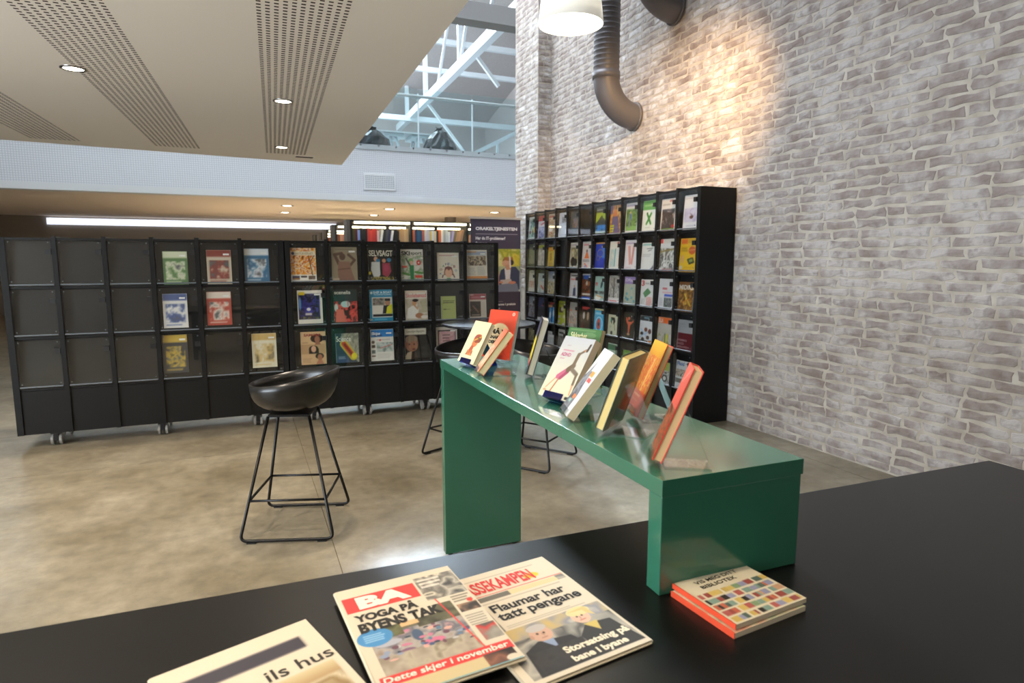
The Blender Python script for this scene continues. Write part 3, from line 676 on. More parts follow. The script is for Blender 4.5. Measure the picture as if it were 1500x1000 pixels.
left_mag('blue SHIP & BOAT magazine with a man in a yellow jacket', 542, 575.6, 424, 470.2, '2a86a8', [('t', .17, .05, .97, .12, 'SHIP & BOAT', 'e0e4e0', .02), ('t', .2, .13, .95, .18, 'INTERNATIONAL', 'c8dade', .01), ('e', .09, .1, .05, .04, 'd8e4e4'), ('r', .1, .24, .98, .88, 'd8cfc0'), ('n', .13, .27, .65, .5, '6a6258 9a9284 4a443c', 9, 16), ('e', .78, .42, .12, .1, 'b08060'), ('r', .66, .28, .9, .36, '1a1614'), ('p', [(.6, .5), (.98, .5), (.98, .76), (.55, .76)], '2a2c34'), ('p', [(.75, .55), (.98, .45), (.98, .76), (.7, .76)], 'd0cc20'), ('r', .13, .78, .98, .85, '16161a'), ('r', .03, .92, .1, .97, 'd8a060'), ('w', .2, .92, .9, .97, 1, '8ac0d0')], 10, st=False)
left_mag('white magazine with red title and a nurse in white bent over a patient', 594, 626.3, 425.4, 468.5, 'ddd4c4', [('n', 0, .28, 1, 1, 'd8cfc0 b8a890 c8bca8 a89478', 3, 17), ('t', .04, .09, .95, .24, 'Skolebønad', 'd05058', .01), ('w', .05, .02, .95, .06, 1, 'd09a6a'), ('r', .72, .3, .98, .75, 'b8b090'), ('e', .4, .42, .1, .1, 'c8946a'), ('e', .46, .33, .14, .05, '2a1c18'), ('p', [(.1, .6), (.35, .5), (.6, .6), (.55, .95), (.05, .95)], 'e4ded4'), ('e', .62, .85, .18, .09, 'b07a58'), ('e', .85, .9, .16, .06, 'e0d8cc'), ('l', .4, .5, .55, .62, .06, 'c8946a')], 11, st=False)
left_mag('small plain green SPRÅKLIG SAMLING booklet', 646.3, 667.8, 433.5, 467.1, 'a9b065', [('t', .13, .17, .9, .23, 'SPRÅKLIG', '1c2012', .03), ('t', .13, .25, .88, .31, 'SAMLING', '1c2012', .03), ('r', .15, .56, .36, .59, '30341c'), ('r', .4, .56, .6, .585, '7a8248'), ('r', .0, .0, .05, 1, '98a058')], 12, 30, False)
left_mag('magazine with a dull red header and a dark portrait', 688, 712.4, 430, 465.6, 'd0c2b0', [('r', 0, 0, 1, .24, '9c4a50'), ('w', .1, .1, .95, .2, 1, 'c88a8c'), ('r', .05, .03, .25, .06, 'd8c0b8'), ('n', .02, .31, .66, .93, '1c1411 3a2a22 2a1d18 6a5040', 4, 19), ('l', .2, .5, .5, .75, .08, '7a5a48'), ('w', .72, .34, .95, .9, 9, 'b8a898'), ('r', .1, .85, .6, .88, 'b8a898')], 13, 30)
left_mag('tan SAMORA magazine with three portraits of women', 441.5, 478.3, 485.6, 533.5, 'c7a273', [('r', 0, 0, 1, .38, 'd0ac80'), ('r', 0, .38, .95, .68, 'b8946a'), ('r', 0, .68, 1, 1, 'cca77c'), ('t', .13, .06, .83, .14, 'SAMORA', '8e2a22', .04), ('e', .65, .21, .26, .13, '2a1a14'), ('e', .66, .24, .11, .11, '9a6048'), ('p', [(.6, .32), (.74, .32), (.8, .4), (.55, .4)], '9a6048'), ('e', .5, .52, .18, .1, '241712'), ('r', .31, .52, .7, .67, '241712'), ('e', .5, .53, .1, .1, 'd0a080'), ('e', .73, .75, .17, .09, '2a1a14'), ('e', .74, .79, .1, .1, 'a86e50'), ('p', [(.66, .88), (.83, .88), (.9, 1), (.58, 1)], 'b87858'), ('w', .06, .31, .35, .35, 1, '8a6a48'), ('w', .05, .8, .45, .95, 4, 'a8845c')], 14, st=False)
left_mag('Science magazine with a red and yellow comet shape on dark blue and stone', 492.4, 526.2, 487.7, 530.7, '243a48', [('n', .25, 0, 1, 1, '8a8a78 a8a490 6e7264 98987e', 6, 21), ('p', [(0, 0), (.25, 0), (.25, .4), (.6, .72), (.95, 1), (0, 1)], '263c4e'), ('g', 0, .7, .55, 1, '2a4254', '3c5078'), ('l', .35, .36, .75, .8, .34, 'b8ac30'), ('l', .35, .36, .72, .76, .2, 'c84a20'), ('l', .38, .38, .68, .72, .1, '7a2018'), ('e', .78, .78, .12, .1, 'd8d020'), ('t', .03, .1, .66, .28, 'Science', 'e4e0d4', .01), ('w', .1, .78, .45, .88, 3, 'c8ccd0'), ('r', 0, 0, .02, 1, '9aa0a0')], 15, st=False)
left_mag('Skips magazine with a blue header and small photos down the left', 543.7, 577, 482, 528, 'd6d2c8', [('r', .01, .01, 1, .24, '2a78b8'), ('t', .04, .08, .42, .2, 'Skips', 'e8e8e4', .03, .3), ('r', .14, .17, .5, .22, '1a3a6a'), ('w', .25, .3, .95, .36, 1, 'a8a098'), ('r', .25, .42, .98, .54, '98a098'), ('n', .25, .42, .98, .72, '8a988c c0c4bc a8b0a8 708074', 6, 23), ('l', .4, .6, .9, .5, .03, 'c06058'), ('e', .41, .34, .04, .03, 'd04030'), ('e', .1, .4, .07, .05, '5a4838'), ('r', .03, .49, .19, .58, '4a3c2c'), ('r', .03, .65, .19, .76, '5a6260'), ('r', .03, .82, .19, .86, '5a2a20'), ('w', .27, .76, .9, .93, 4, 'bcb8ae')], 16)
left_mag('dark magazine with a toddler face under a cream title strip', 593.5, 625.6, 480, 525.5, '161412', [('r', 0, .02, .98, .22, 'cfc8b4'), ('t', .08, .07, .92, .16, 'Spesialpedagogikk', '55503e', .005), ('e', .3, .5, .3, .26, '8a5a44'), ('e', .3, .36, .28, .13, '8a7460'), ('e', .38, .58, .2, .15, '9c6a50'), ('p', [(0, .9), (.1, .78), (.3, .74), (.28, 1), (0, 1)], 'a89880'), ('p', [(.3, .78), (.5, .78), (.6, 1), (.26, 1)], '3a2c26'), ('e', .42, .52, .04, .02, '2a1a14'), ('e', .2, .52, .04, .02, '2a1a14'), ('e', .4, .68, .08, .03, '6a3a30')], 17, st=False)
left_mag('white magazine framing a pink photo, half hidden by the round table', 639.6, 670.1, 478.6, 523.4, 'cfc6bc', [('r', .08, .1, .93, .68, '1c1818'), ('n', .12, .14, .9, .64, 'c8989a d8b0ac b88488 c89c9c', 3, 27), ('w', .3, .22, .7, .5, 3, '6a4a4c'), ('w', .1, .75, .8, .95, 3, 'a8a098')], 18)
for k, (x, y0_, y1_, c1, c2, lb) in enumerate(((387, 446, 541, 'd8d0b8', 'c8a868', 'pale yellow magazine at the right end of the far left rack'), (376, 364, 414, '3a6a8a', 'd8d8d8', 'slate blue magazine in the top row of the far left rack'), (321, 366, 416, 'c8b8a0', '8a3a30', 'buff magazine in the top row of the far left rack'),
        (257, 368, 418, '5a7a4a', 'd0d0b0', 'leaf green magazine in the top row of the far left rack'), (321, 427, 476, 'b04a3a', 'e0d0c0', 'brick red magazine in the middle row of the far left rack'), (257, 430, 480, 'ddd8d0', '4a5a8a', 'white and blue magazine in the middle row of the far left rack'), (257, 490, 538, '3a3a40', 'c0a040', 'charcoal magazine in the lowest row of the far left rack'))):
    left_mag(lb, x - 17, x + 19, y0_ if k else 488, y1_ if k else 536, c1, [('r', 0, 0, 1, .2, c2), ('n', .1, .3, .9, .85, c1 + ' ' + c2 + ' 606060', 4, 40 + k), ('w', .1, .88, .8, .95, 1, c2)], 30 + k, 24)

# right rack covers: (row, col, zoom-frame px box from two crops of the photograph), background, shapes
def right_mag(lab, row, box, bg, ops, seed=1, st=True):
    oy = 260 if row < 3 else 420; x0, x1, y0, y1 = box
    x0, x1 = 750 + x0 / 4.412, 750 + x1 / 4.412; y0, y1 = oy + y0 / 4.412, oy + y1 / 4.412
    X = RX + .022; a = atx(x0, y1, X); c = atx(x1, y1, X); tp = atx((x0 + x1) / 2, y0, X + .02)
    wd = abs(a[1] - c[1]); zb = [z for z in ZR[1:] if z < (a[2] + c[2]) / 2 + .07][0] + .009
    zb = max(zb, min(zb + .05, (a[2] + c[2]) / 2)); ht = (tp[2] - zb) / math.cos(.07)
    cwid = (RY0 - RY1) / 12; yc = (a[1] + c[1]) / 2; ci = int((RY0 - yc) / cwid); lo = RY0 - (ci + 1) * cwid + .022 + wd / 2; hi = RY0 - ci * cwid - .022 - wd / 2
    yc = min(max(yc, min(lo, hi)), max(lo, hi))
    return magazine(lab, (X, yc, zb, -math.pi / 2, .07), wd, ht, bg, ops, 30, 'magazines in the tall rack', st, seed=seed)
RM = [
 ('white magazine with a teal sketch, top row far left end of tall rack', 0, (92, 138, 258, 395), 'dcdfdd', [('n', .1, .08, .9, .95, '8ab8a0 b8d8c8 4a6a60 d8e0d8', 3, 1), ('e', .75, .6, .14, .14, 'e0b040'), ('e', .2, .7, .12, .08, '7a2a30')]),
 ('red topped magazine with blue foot in the top row', 0, (153, 195, 250, 390), 'dcd8d8', [('r', 0, 0, 1, .24, 'd03a38'), ('n', .05, .5, .95, 1, '7a80b0 9aa0c8 c8c8d8 4a508a', 4, 2), ('l', .45, .4, .9, .32, .1, 'd04040'), ('w', .1, .28, .8, .4, 2, 'c0a0a0')]),
 ('red and mustard collage magazine in the top row', 0, (213, 263, 238, 388), 'd8cdbb', [('n', 0, .2, 1, 1, 'd8b040 e0d8c8 8a6a40 d0c0a0 a04a30', 5, 3), ('r', 0, .02, 1, .16, 'c8b8a8'), ('r', .05, .08, .95, .15, 'b03a34')]),
 ('plain white sheet with a small grey ring drawing', 0, (285, 337, 230, 383), 'd8dce6', [('n', .35, .17, .85, .42, 'd8dce6 6a7078 b0b4bc', 5, 4), ('e', .62, .3, .07, .04, '383c44'), ('w', .1, .9, .9, .95, 1, 'b0b8d0'), ('w', .2, .52, .7, .58, 1, 'b8bcc8')]),
 ('slate grey magazine with a small dark collage', 0, (362, 413, 222, 370), '3a4448', [('n', .3, .3, .95, .7, '3a4448 a87a50 4a5a8a c8a880', 5, 5), ('w', .5, .88, .95, .94, 1, '8a9498')]),
 ('lime magazine with a dark mountain over blue in the top row', 0, (520, 590, 195, 360), 'a8b838', [('r', 0, 0, 1, .2, '4a4a44'), ('w', .05, .04, .7, .16, 1, 'c8c8c0'), ('p', [(0, .62), (.3, .45), (.52, .3), (.65, .42), (1, .58), (1, .75), (0, .75)], '3c3e38'), ('n', 0, .68, 1, .92, '2a6ab8 4a8ad0 3a4a60', 4, 6), ('r', 0, .92, 1, 1, 'b8c8d8')]),
 ('orange magazine with a woman in a shawl and yellow lines', 0, (617, 687, 182, 360), 'c8883a', [('n', 0, 0, 1, 1, 'd09a48 a8602a e0b868 8a5a38', 3, 7), ('e', .45, .3, .16, .12, 'c87848'), ('p', [(.2, .4), (.7, .4), (.95, 1), (.1, 1)], '6a5a78'), ('r', 0, 0, .18, .3, '5a5a98'), ('r', .03, .7, .4, .76, 'c8c828'), ('r', .03, .8, .38, .86, 'c8c828'), ('r', .03, .9, .36, .95, 'c8c828')]),
 ('magazine with lavender title and a figure on a garden path', 0, (718, 795, 167, 355), 'd8d4d0', [('w', .05, .03, .95, .15, 1, '8a86b0'), ('n', .05, .2, .95, .93, '5a7a3a 8aa858 3a5a2a a8b878', 5, 8), ('r', .05, .78, .95, .93, '88b060'), ('l', .38, .38, .38, .55, .14, '5a6ab0'), ('l', .36, .55, .35, .82, .08, '8a8aa8'), ('e', .38, .33, .06, .04, 'c8a080')]),
 ('white magazine with green header and a large green X', 0, (818, 900, 152, 352), 'dfe0d8', [('r', 0, 0, 1, .3, '5aa03c'), ('w', .1, .1, .9, .22, 1, 'a8d088'), ('l', .36, .42, .66, .74, .12, '3f8a30'), ('l', .66, .42, .34, .74, .12, '3f8a30'), ('e', .36, .4, .05, .03, '2a5a20'), ('w', .25, .84, .75, .88, 1, 'a0a098')]),
 ('white bordered magazine with a dark group photo', 0, (943, 1035, 140, 345), 'dcd6d0', [('n', .08, .32, .95, .94, '201a1a 5a504c 3a3230 a89890', 7, 10), ('r', .08, .92, .95, .97, '6a8a30'), ('r', .55, .05, .8, .1, 'b04a3a'), ('w', .08, .14, .7, .22, 1, '9a948c'), ('e', .86, .86, .1, .05, 'c03a30')]),
 ('white magazine with a lavender picture and a small brown bird, nearest in the top row', 0, (1100, 1203, 113, 335), 'dedcde', [('n', .05, .38, .98, .78, 'c0b8d0 d0cadc b0a8c4', 4, 11), ('e', .5, .64, .12, .05, '6a4238'), ('l', .45, .55, .62, .62, .03, '6a4a40'), ('w', .2, .86, .85, .92, 2, 'b0a8b8'), ('w', .05, .08, .6, .12, 1, 'a8a4b0')]),
 ('faded olive booklet, second row far left end of tall rack', 1, (95, 135, 430, 555), '6a6a52', [('r', 0, 0, 1, .16, '4a5a38'), ('n', .0, .2, 1, 1, '7a7a62 6a6a54 8a8670', 3, 12)]),
 ('grey magazine with a lime strip and pale figures', 1, (152, 192, 435, 568), 'a09c92', [('r', 0, .02, 1, .16, 'a8b030'), ('n', 0, .2, 1, 1, 'a8a098 d0c8c0 8a847c c0a8a0', 4, 13)]),
 ('narrow yellow leaflet in the second row', 1, (225, 265, 450, 572), 'd8b850', [('r', 0, 0, 1, .2, 'e09a20'), ('w', .1, .06, .9, .14, 1, 'f0d890'), ('l', .45, .35, .5, .65, .14, '9a6a30'), ('r', .1, .85, .9, .92, 'c8a868')]),
 ('white framed magazine with two dark figures in mist', 1, (348, 403, 422, 577), 'd8d4cc', [('n', .08, .2, .92, .95, 'a89868 d8d0c0 c8b880 787058', 3, 14), ('e', .38, .78, .22, .2, '262018'), ('e', .68, .8, .2, .16, '302820'), ('w', .1, .05, .85, .14, 1, '9890a0')]),
 ('white magazine with a seated orange figure', 1, (432, 490, 415, 582), 'd4ccc8', [('w', .1, .08, .85, .17, 1, 'c04858'), ('e', .5, .36, .09, .06, '6a4030'), ('p', [(.25, .65), (.42, .42), (.6, .42), (.8, .65)], 'e07030'), ('w', .1, .68, .9, .78, 2, '4a4a50'), ('l', .3, .84, .6, .95, .08, 'e07048'), ('e', .4, .95, .12, .04, '8a90c8')]),
 ('royal blue magazine with gold rings and an orange top strip', 1, (520, 582, 420, 587), '2a48b0', [('g', 0, 0, 1, 1, '2448b8', '3038a0'), ('r', .7, .1, 1, .6, '2a78d8'), ('r', 0, 0, 1, .05, 'e0a030'), ('e', .5, .42, .34, .16, 'a08a60'), ('e', .5, .42, .28, .13, '2a44b0'), ('e', .3, .6, .2, .1, '8a7a70'), ('e', .3, .6, .15, .075, '2c40a8'), ('e', .75, .17, .14, .05, 'd0d0e0')]),
 ('white magazine with teal bars and a red side title', 1, (617, 675, 413, 587), 'd8d6cc', [('l', .62, .3, .6, .9, .12, '5aa0a8'), ('r', .78, .02, .95, .22, 'b84a40'), ('l', .3, .3, .35, .9, .04, 'a0a098'), ('e', .2, .7, .1, .06, 'd88a68'), ('n', .1, .3, .5, .95, 'd8d6cc c0c4b8 b0c8c8', 5, 15)]),
 ('white magazine with a pair of pink legs', 1, (700, 777, 405, 595), 'dad6d8', [('p', [(.22, .2), (.42, .2), (.55, .8), (.4, .85)], 'd0948a'), ('p', [(.62, .2), (.78, .2), (.66, .85), (.52, .8)], 'c88a80'), ('w', .05, .06, .9, .16, 1, '9a88b8'), ('w', .1, .9, .7, .95, 1, 'b89098')]),
 ('pale grey magazine with teal title and handwriting', 1, (820, 900, 422, 598), 'd4d6d2', [('w', .05, .03, .85, .12, 1, '4aa8a8'), ('l', .4, .22, .85, .2, .03, '38383a'), ('l', .5, .3, .75, .26, .03, '38383a'), ('w', .1, .4, .85, .52, 2, '9aa0a0'), ('p', [(.7, 1), (.98, .82), (.98, 1)], '5a5a70')]),
 ('black and white snowy landscape magazine with a red corner', 1, (937, 1030, 397, 605), 'c8c8c4', [('n', 0, .28, 1, 1, 'd8d8d4 3a3a38 a8a8a0 e0e0dc 686660', 4, 16), ('r', 0, 0, .16, .14, 'd03838'), ('l', 0, .4, .9, .32, .06, '8a7a38'), ('r', .2, .93, .9, 1, 'b85850'), ('r', 0, .14, 1, .28, 'd0d4d6')]),
 ('yellow magazine with a basketball and an old telephone', 1, (1070, 1177, 393, 610), 'e0b428', [('r', .05, .02, .42, .16, 'd86a30'), ('w', .45, .03, .95, .14, 2, 'a8842a'), ('e', .72, .36, .2, .12, 'c85a2a'), ('l', .55, .36, .9, .34, .03, 'e8a070'), ('w', .08, .26, .5, .4, 3, '8a6a20'), ('p', [(.45, .62), (.8, .56), (.92, .72), (.6, .78)], '38382a'), ('p', [(.55, .64), (.76, .6), (.82, .68), (.62, .72)], '8a9a50'), ('e', .18, .62, .12, .12, 'd8a868'), ('e', .12, .87, .1, .06, 'd8c8b0'), ('w', .3, .84, .9, .9, 2, 'b88a28'), ('r', .05, .94, .95, .98, 'b85a28')]),
 ('white magazine with small red figures, third row far left end of tall rack', 2, (93, 132, 598, 735), 'd6d2cc', [('e', .3, .6, .16, .1, 'c04838'), ('e', .7, .62, .16, .12, 'b84030'), ('n', .1, .5, .9, .8, 'd6d2cc c88878 b0a8a0', 5, 17), ('w', .2, .06, .8, .12, 1, '6a6a6a')]),
 ('pale blue magazine with a red flick', 2, (150, 193, 618, 742), 'b8c8cc', [('n', 0, .1, 1, 1, 'b8c8cc d8dcd8 98b0b8 c8c0b8', 3, 18), ('l', .5, .65, .85, .8, .14, 'c04a40')]),
 ('cream and blue landscape magazine in the third row', 2, (215, 257, 605, 750), 'b8b8b8', [('g', 0, 0, 1, .45, '8a98c0', 'c8c8c0'), ('n', 0, .45, 1, 1, 'c8b878 a89878 d8d0b8 786850', 4, 19)]),
 ('white magazine with a woman in a long navy dress', 2, (343, 398, 617, 773), 'dad6d8', [('w', .1, .05, .9, .15, 1, '1c1c1c'), ('w', .1, .2, .85, .3, 1, 'd04848'), ('e', .55, .52, .07, .05, 'c89878'), ('p', [(.45, .6), (.68, .58), (.75, .92), (.42, .92)], '2a3458')]),
 ('dark brown magazine with blue header and orange lights', 2, (418, 480, 620, 780), '382a22', [('n', 0, .2, 1, 1, '3a2a20 8a4a28 2a201c b0602c', 4, 20), ('r', 0, 0, 1, .08, 'd0d0d0'), ('r', .1, .06, .95, .22, '2a5ab0'), ('e', .5, .38, .1, .09, 'c0b8a8'), ('r', .05, .92, .95, 1, '3a60c0'), ('r', .1, .78, .9, .86, 'c8c0b8')]),
 ('pale teal magazine with a dark bird over white', 2, (513, 573, 637, 793), '98b4ac', [('p', [(.6, .3), (.75, .15), (.85, .3), (.7, .48), (.6, .45)], '283838'), ('r', .05, .26, .3, .32, 'b84a40'), ('r', .05, .34, .3, .38, 'b84a40'), ('n', 0, .6, 1, .72, '2a2a28 98a8a0', 6, 21), ('e', .4, .88, .3, .12, 'e0dcd0'), ('l', .2, .78, .9, .86, .06, 'c08a48')]),
 ('grey tree photo magazine with a white and pink foot', 2, (602, 670, 632, 812), 'a8a49c', [('n', 0, 0, 1, .8, 'b8b4ac 8a867e d0ccc4 5a564e', 5, 22), ('l', .45, .1, .5, .8, .08, '4a4640'), ('l', .2, .3, .5, .55, .05, '4a4640'), ('r', 0, .8, 1, 1, 'd8d4d0'), ('w', .1, .88, .9, .96, 1, 'd05858')]),
 ('grey green magazine with a lavender header and teal dots', 2, (705, 783, 640, 825), 'a8ac98', [('r', 0, 0, 1, .25, '9880b8'), ('t', .08, .06, .92, .2, 'DRagu', 'e0d8e8', .02), ('e', .62, .42, .07, .05, '4a98a8'), ('e', .25, .6, .08, .05, '4a98a8'), ('e', .2, .75, .07, .05, '3a8090'), ('e', .65, .72, .08, .05, '4a98a8'), ('e', .35, .8, .09, .05, '3a8898'), ('e', .85, .85, .07, .05, '4a98a8'), ('l', .62, .42, .65, .72, .02, 'd0d4c8')]),
 ('white magazine with a green diamond and a red numeral', 2, (808, 887, 657, 845), 'd8d6d2', [('t', .04, .04, .28, .24, '3', 'c83838', .03), ('w', .32, .1, .95, .2, 1, '9a9a98'), ('p', [(.2, .5), (.55, .3), (.85, .46), (.4, .66)], '5a8a5a'), ('n', .5, .62, .95, .95, 'd8d6d2 d8a098 d0b8b0', 4, 23), ('w', .08, .7, .45, .9, 4, 'b0aca8')]),
 ('white magazine with red heading, blue bar and road photo', 2, (917, 1010, 652, 860), 'd6d2d2', [('w', .25, .26, .6, .4, 1, 'd05058'), ('w', .25, .42, .95, .48, 1, 'd07078'), ('r', .4, .5, .95, .58, '4a60b8'), ('n', .4, .62, .95, .92, '5a5a60 8a8a88 3a4a38 a8a8b0', 4, 24), ('w', .08, .62, .35, .9, 6, 'a8a4a8')]),
 ('brown MIDIRS magazine with yellow straws', 2, (1053, 1148, 673, 878), '7a5028', [('n', 0, .2, 1, 1, '7a5028 a8783a 5a3a20 c89850', 4, 25), ('t', .04, .1, .96, .26, 'MIDIRS', 'e0d8c8', .02), ('l', .4, .4, .85, .8, .05, 'd8b840'), ('l', .5, .4, .55, .75, .05, 'd8b840'), ('l', .3, .7, .8, .55, .04, 'c87830')]),
 ('grey blue mountain magazine, fourth row far left end of tall rack', 3, (90, 130, 60, 190), '8a94a0', [('n', 0, .3, 1, 1, '7a7a80 9aa0b0 5a4a40 a88068', 4, 26)]),
 ('navy magazine with a dark boat photo and white foot', 3, (148, 190, 68, 215), '2a3a68', [('n', 0, .4, 1, .85, '1a2030 3a3a38 2a2a30', 4, 27), ('r', 0, .85, 1, 1, 'c8c8cc'), ('r', .5, .3, .8, .36, 'b04848')]),
 ('dark magazine with two blue white columns', 3, (205, 255, 95, 235), '2a2624', [('r', .25, .02, .9, .12, 'a82828'), ('r', .02, .14, .6, .24, 'c09068'), ('r', .2, .25, .5, 1, '5a98d0'), ('r', .6, .2, .9, 1, '5a98d0'), ('e', .35, .6, .1, .15, 'c8d8e8'), ('e', .75, .5, .1, .15, 'c8d8e8')]),
 ('lime magazine with a brown animal photo', 3, (278, 327, 90, 248), 'a4b024', [('w', .1, .06, .8, .16, 1, '78801a'), ('r', .12, .25, .6, .46, '3a241a'), ('e', .5, .32, .18, .08, 'c8c0a8'), ('e', .2, .64, .16, .06, 'b8a8c0'), ('e', .75, .62, .1, .08, 'c8b8b8'), ('e', .15, .84, .1, .06, 'c8b8d8'), ('e', .75, .92, .14, .05, 'c0b0d0')]),
 ('pale grey magazine with an orange numeral', 3, (340, 397, 97, 255), 'b0aca8', [('n', 0, .4, 1, 1, 'b0aca8 989490 c8c4c0 706a66', 5, 28), ('e', .72, .25, .12, .09, 'e06838'), ('e', .15, .32, .1, .04, 'e08058'), ('n', 0, .62, 1, .85, '6a6660 a8a49c c88a60', 5, 29)]),
 ('black magazine with a red header and two pale figures', 3, (415, 478, 118, 270), '1e1816', [('r', .05, .04, .9, .16, 'a82c2c'), ('e', .25, .42, .1, .16, 'c8c0b8'), ('e', .65, .42, .1, .2, 'b89878'), ('n', 0, .6, 1, 1, '1e1816 3a2a24 2a201c', 4, 30), ('r', .12, .8, .18, 1, 'a83030')]),
 ('cyan magazine with a red oval ring', 3, (502, 565, 137, 300), '2aa4d0', [('r', 0, 0, 1, .07, 'd8b870'), ('w', .1, .12, .9, .28, 1, 'c8e4ee'), ('e', .48, .62, .36, .3, 'c8e0e8'), ('e', .48, .62, .3, .26, '2aa4d0'), ('e', .46, .62, .18, .22, 'd04a30'), ('e', .46, .62, .1, .08, '2a2a40')]),
 ('cream magazine with a black heart shaped figure', 3, (610, 667, 178, 330), 'c4c6a8', [('p', [(.3, .12), (.7, .12), (.8, .3), (.52, .5), (.25, .3)], '181c1c'), ('e', .32, .24, .07, .08, '4aa890'), ('l', .5, .3, .5, .45, .14, 'c4c6a8'), ('e', .45, .84, .12, .09, '181c1c'), ('l', .7, .4, .8, .7, .05, '383c38'), ('e', .3, .55, .1, .06, 'a8b098')]),
 ('dark magazine with a dancing orange figure', 3, (703, 775, 163, 350), '2a2a26', [('e', .48, .22, .1, .06, 'd87050'), ('p', [(.2, .2), (.28, .18), (.45, .34), (.7, .34), (.85, .26), (.9, .32), (.62, .46), (.56, .75), (.46, .75), (.42, .46), (.24, .34)], 'd86848'), ('e', .5, .8, .12, .05, 'c89870'), ('w', .1, .76, .4, .95, 4, '5a5a54'), ('r', .2, .05, .9, .1, '3a4a3a')]),
 ('white magazine with brown cups and pale blue crossing lines', 3, (808, 890, 185, 378), 'dcdcdc', [('r', 0, 0, 1, .18, '2c3438'), ('w', .3, .02, .98, .14, 1, '8ab8c8'), ('l', .05, .8, .9, .5, .06, 'a0c0e0'), ('l', .1, .5, .8, .85, .06, 'a8c8e8'), ('e', .5, .5, .12, .08, '7a3a28'), ('e', .8, .55, .12, .09, '5a2a1c'), ('e', .2, .66, .12, .06, '3a241a'), ('e', .3, .86, .12, .06, '2a1a14'), ('e', .68, .78, .12, .07, '4a2a20'), ('r', 0, .9, .7, 1, '2a2a2e'), ('e', .85, .93, .12, .06, 'd88030')]),
 ('magazine with orange header and a yellow cartoon dress figure', 3, (923, 1013, 195, 395), 'b4aea4', [('r', 0, 0, 1, .2, 'e0682a'), ('t', .05, .04, .36, .18, 'ELLA', 'e8d8c8', .03), ('n', .0, .55, 1, 1, 'a8a298 c8c2b8 8a8a50', 4, 32), ('p', [(.5, .6), (.65, .52), (.75, .6), (.7, .9), (.48, .9)], 'c8c820'), ('l', .55, .55, .6, .95, .06, '3a4a90'), ('e', .2, .75, .14, .12, 'c0b8b0')]),
 ('grey and maroon EVIDENCE BASED MIDWIFERY journal', 3, (1057, 1160, 213, 440), '98989a', [('r', 0, .42, 1, 1, '5c161e'), ('r', 0, .42, .04, 1, '98989a'), ('t', .05, .62, .62, .69, 'EVIDENCE', 'b08a8c', .01), ('t', .05, .73, .45, .8, 'BASED', 'b08a8c', .01), ('t', .05, .84, .8, .91, 'MIDWIFERY', 'b08a8c', .01), ('w', .1, .12, .4, .16, 1, '808084')]),
 ('olive stone textured magazine low behind the round table', 4, (88, 130, 262, 350), '8a8464', [('n', 0, 0, 1, 1, '8a8464 a8a078 5a5840 706a4c', 5, 33)]),
 ('tan and cream textured magazine low behind the round table', 4, (150, 192, 268, 372), '9a9478', [('n', 0, .1, 1, 1, 'a09a80 c8c0a0 6a6448', 5, 37), ('r', 0, 0, 1, .12, 'd4d6d8')]),
 ('white topped magazine in the bottom row behind the bar stool', 4, (213, 252, 283, 400), 'd4d6da', [('w', .1, .1, .9, .2, 1, '8a8a90'), ('n', 0, .3, 1, 1, 'c8ccd0 9aa0a8 d8dcdf', 3, 34)]),
 ('white topped magazine with a dark photo in the bottom row', 4, (272, 322, 270, 410), 'd8dada', [('r', .1, .12, .9, .2, '2a2c30'), ('n', 0, .3, 1, 1, '3a3c40 7a7c80 58606a', 4, 35)]),
 ('pale green magazine in the bottom row beside the white book', 4, (588, 643, 358, 500), '3f7a54', [('r', .0, .0, 1, .04, 'd0dcd0'), ('r', .1, .3, .9, .8, 'b8c8b8')]),
 ('grass green magazine in the bottom row behind the yellow paged book', 4, (690, 758, 405, 560), '6a9a3c', [('r', 0, .3, 1, 1, '88a860'), ('w', .1, .1, .9, .2, 1, 'a0c080')]),
 ('white magazine in the bottom row hidden behind the orange book', 4, (800, 870, 410, 620), 'd8d8dc', [('n', 0, .3, 1, 1, 'd0d0d8 9a9aa8 b8b8c0', 3, 36)]),
 ('black and white motorcycle magazine with green corner', 4, (945, 1005, 478, 668), 'b8bab0', [('n', 0, .4, 1, 1, '2a2c2c d0d2cc 5a5c5a a8aaa4', 5, 38), ('r', .3, .0, 1, .38, '98a838'), ('e', .55, .72, .28, .16, '202222'), ('e', .55, .72, .16, .09, 'c8cac4')]),
 ('white Fluid magazine with blue title and stacked photos, nearest in the bottom row', 4, (1033, 1125, 473, 700), 'd6d8da', [('t', .06, .04, .55, .17, 'Fluid', '3a68b0', .03), ('w', .62, .06, .95, .12, 1, '6a6a70'), ('n', 0, .3, 1, .56, '3a342e 8a7a68 c8b8a8 2a2622', 7, 39), ('r', .0, .56, 1, .66, 'c8ccd0'), ('n', .0, .62, .5, .78, '3a3a38 7a746c b8b0a8', 5, 40), ('w', .1, .82, .9, .95, 3, 'b0b4b8')]),
]
for i, (lab, row, bx_, bg, ops) in enumerate(RM): right_mag(lab, row, bx_, bg, ops, seed=50 + i, st=(i % 3 != 1))

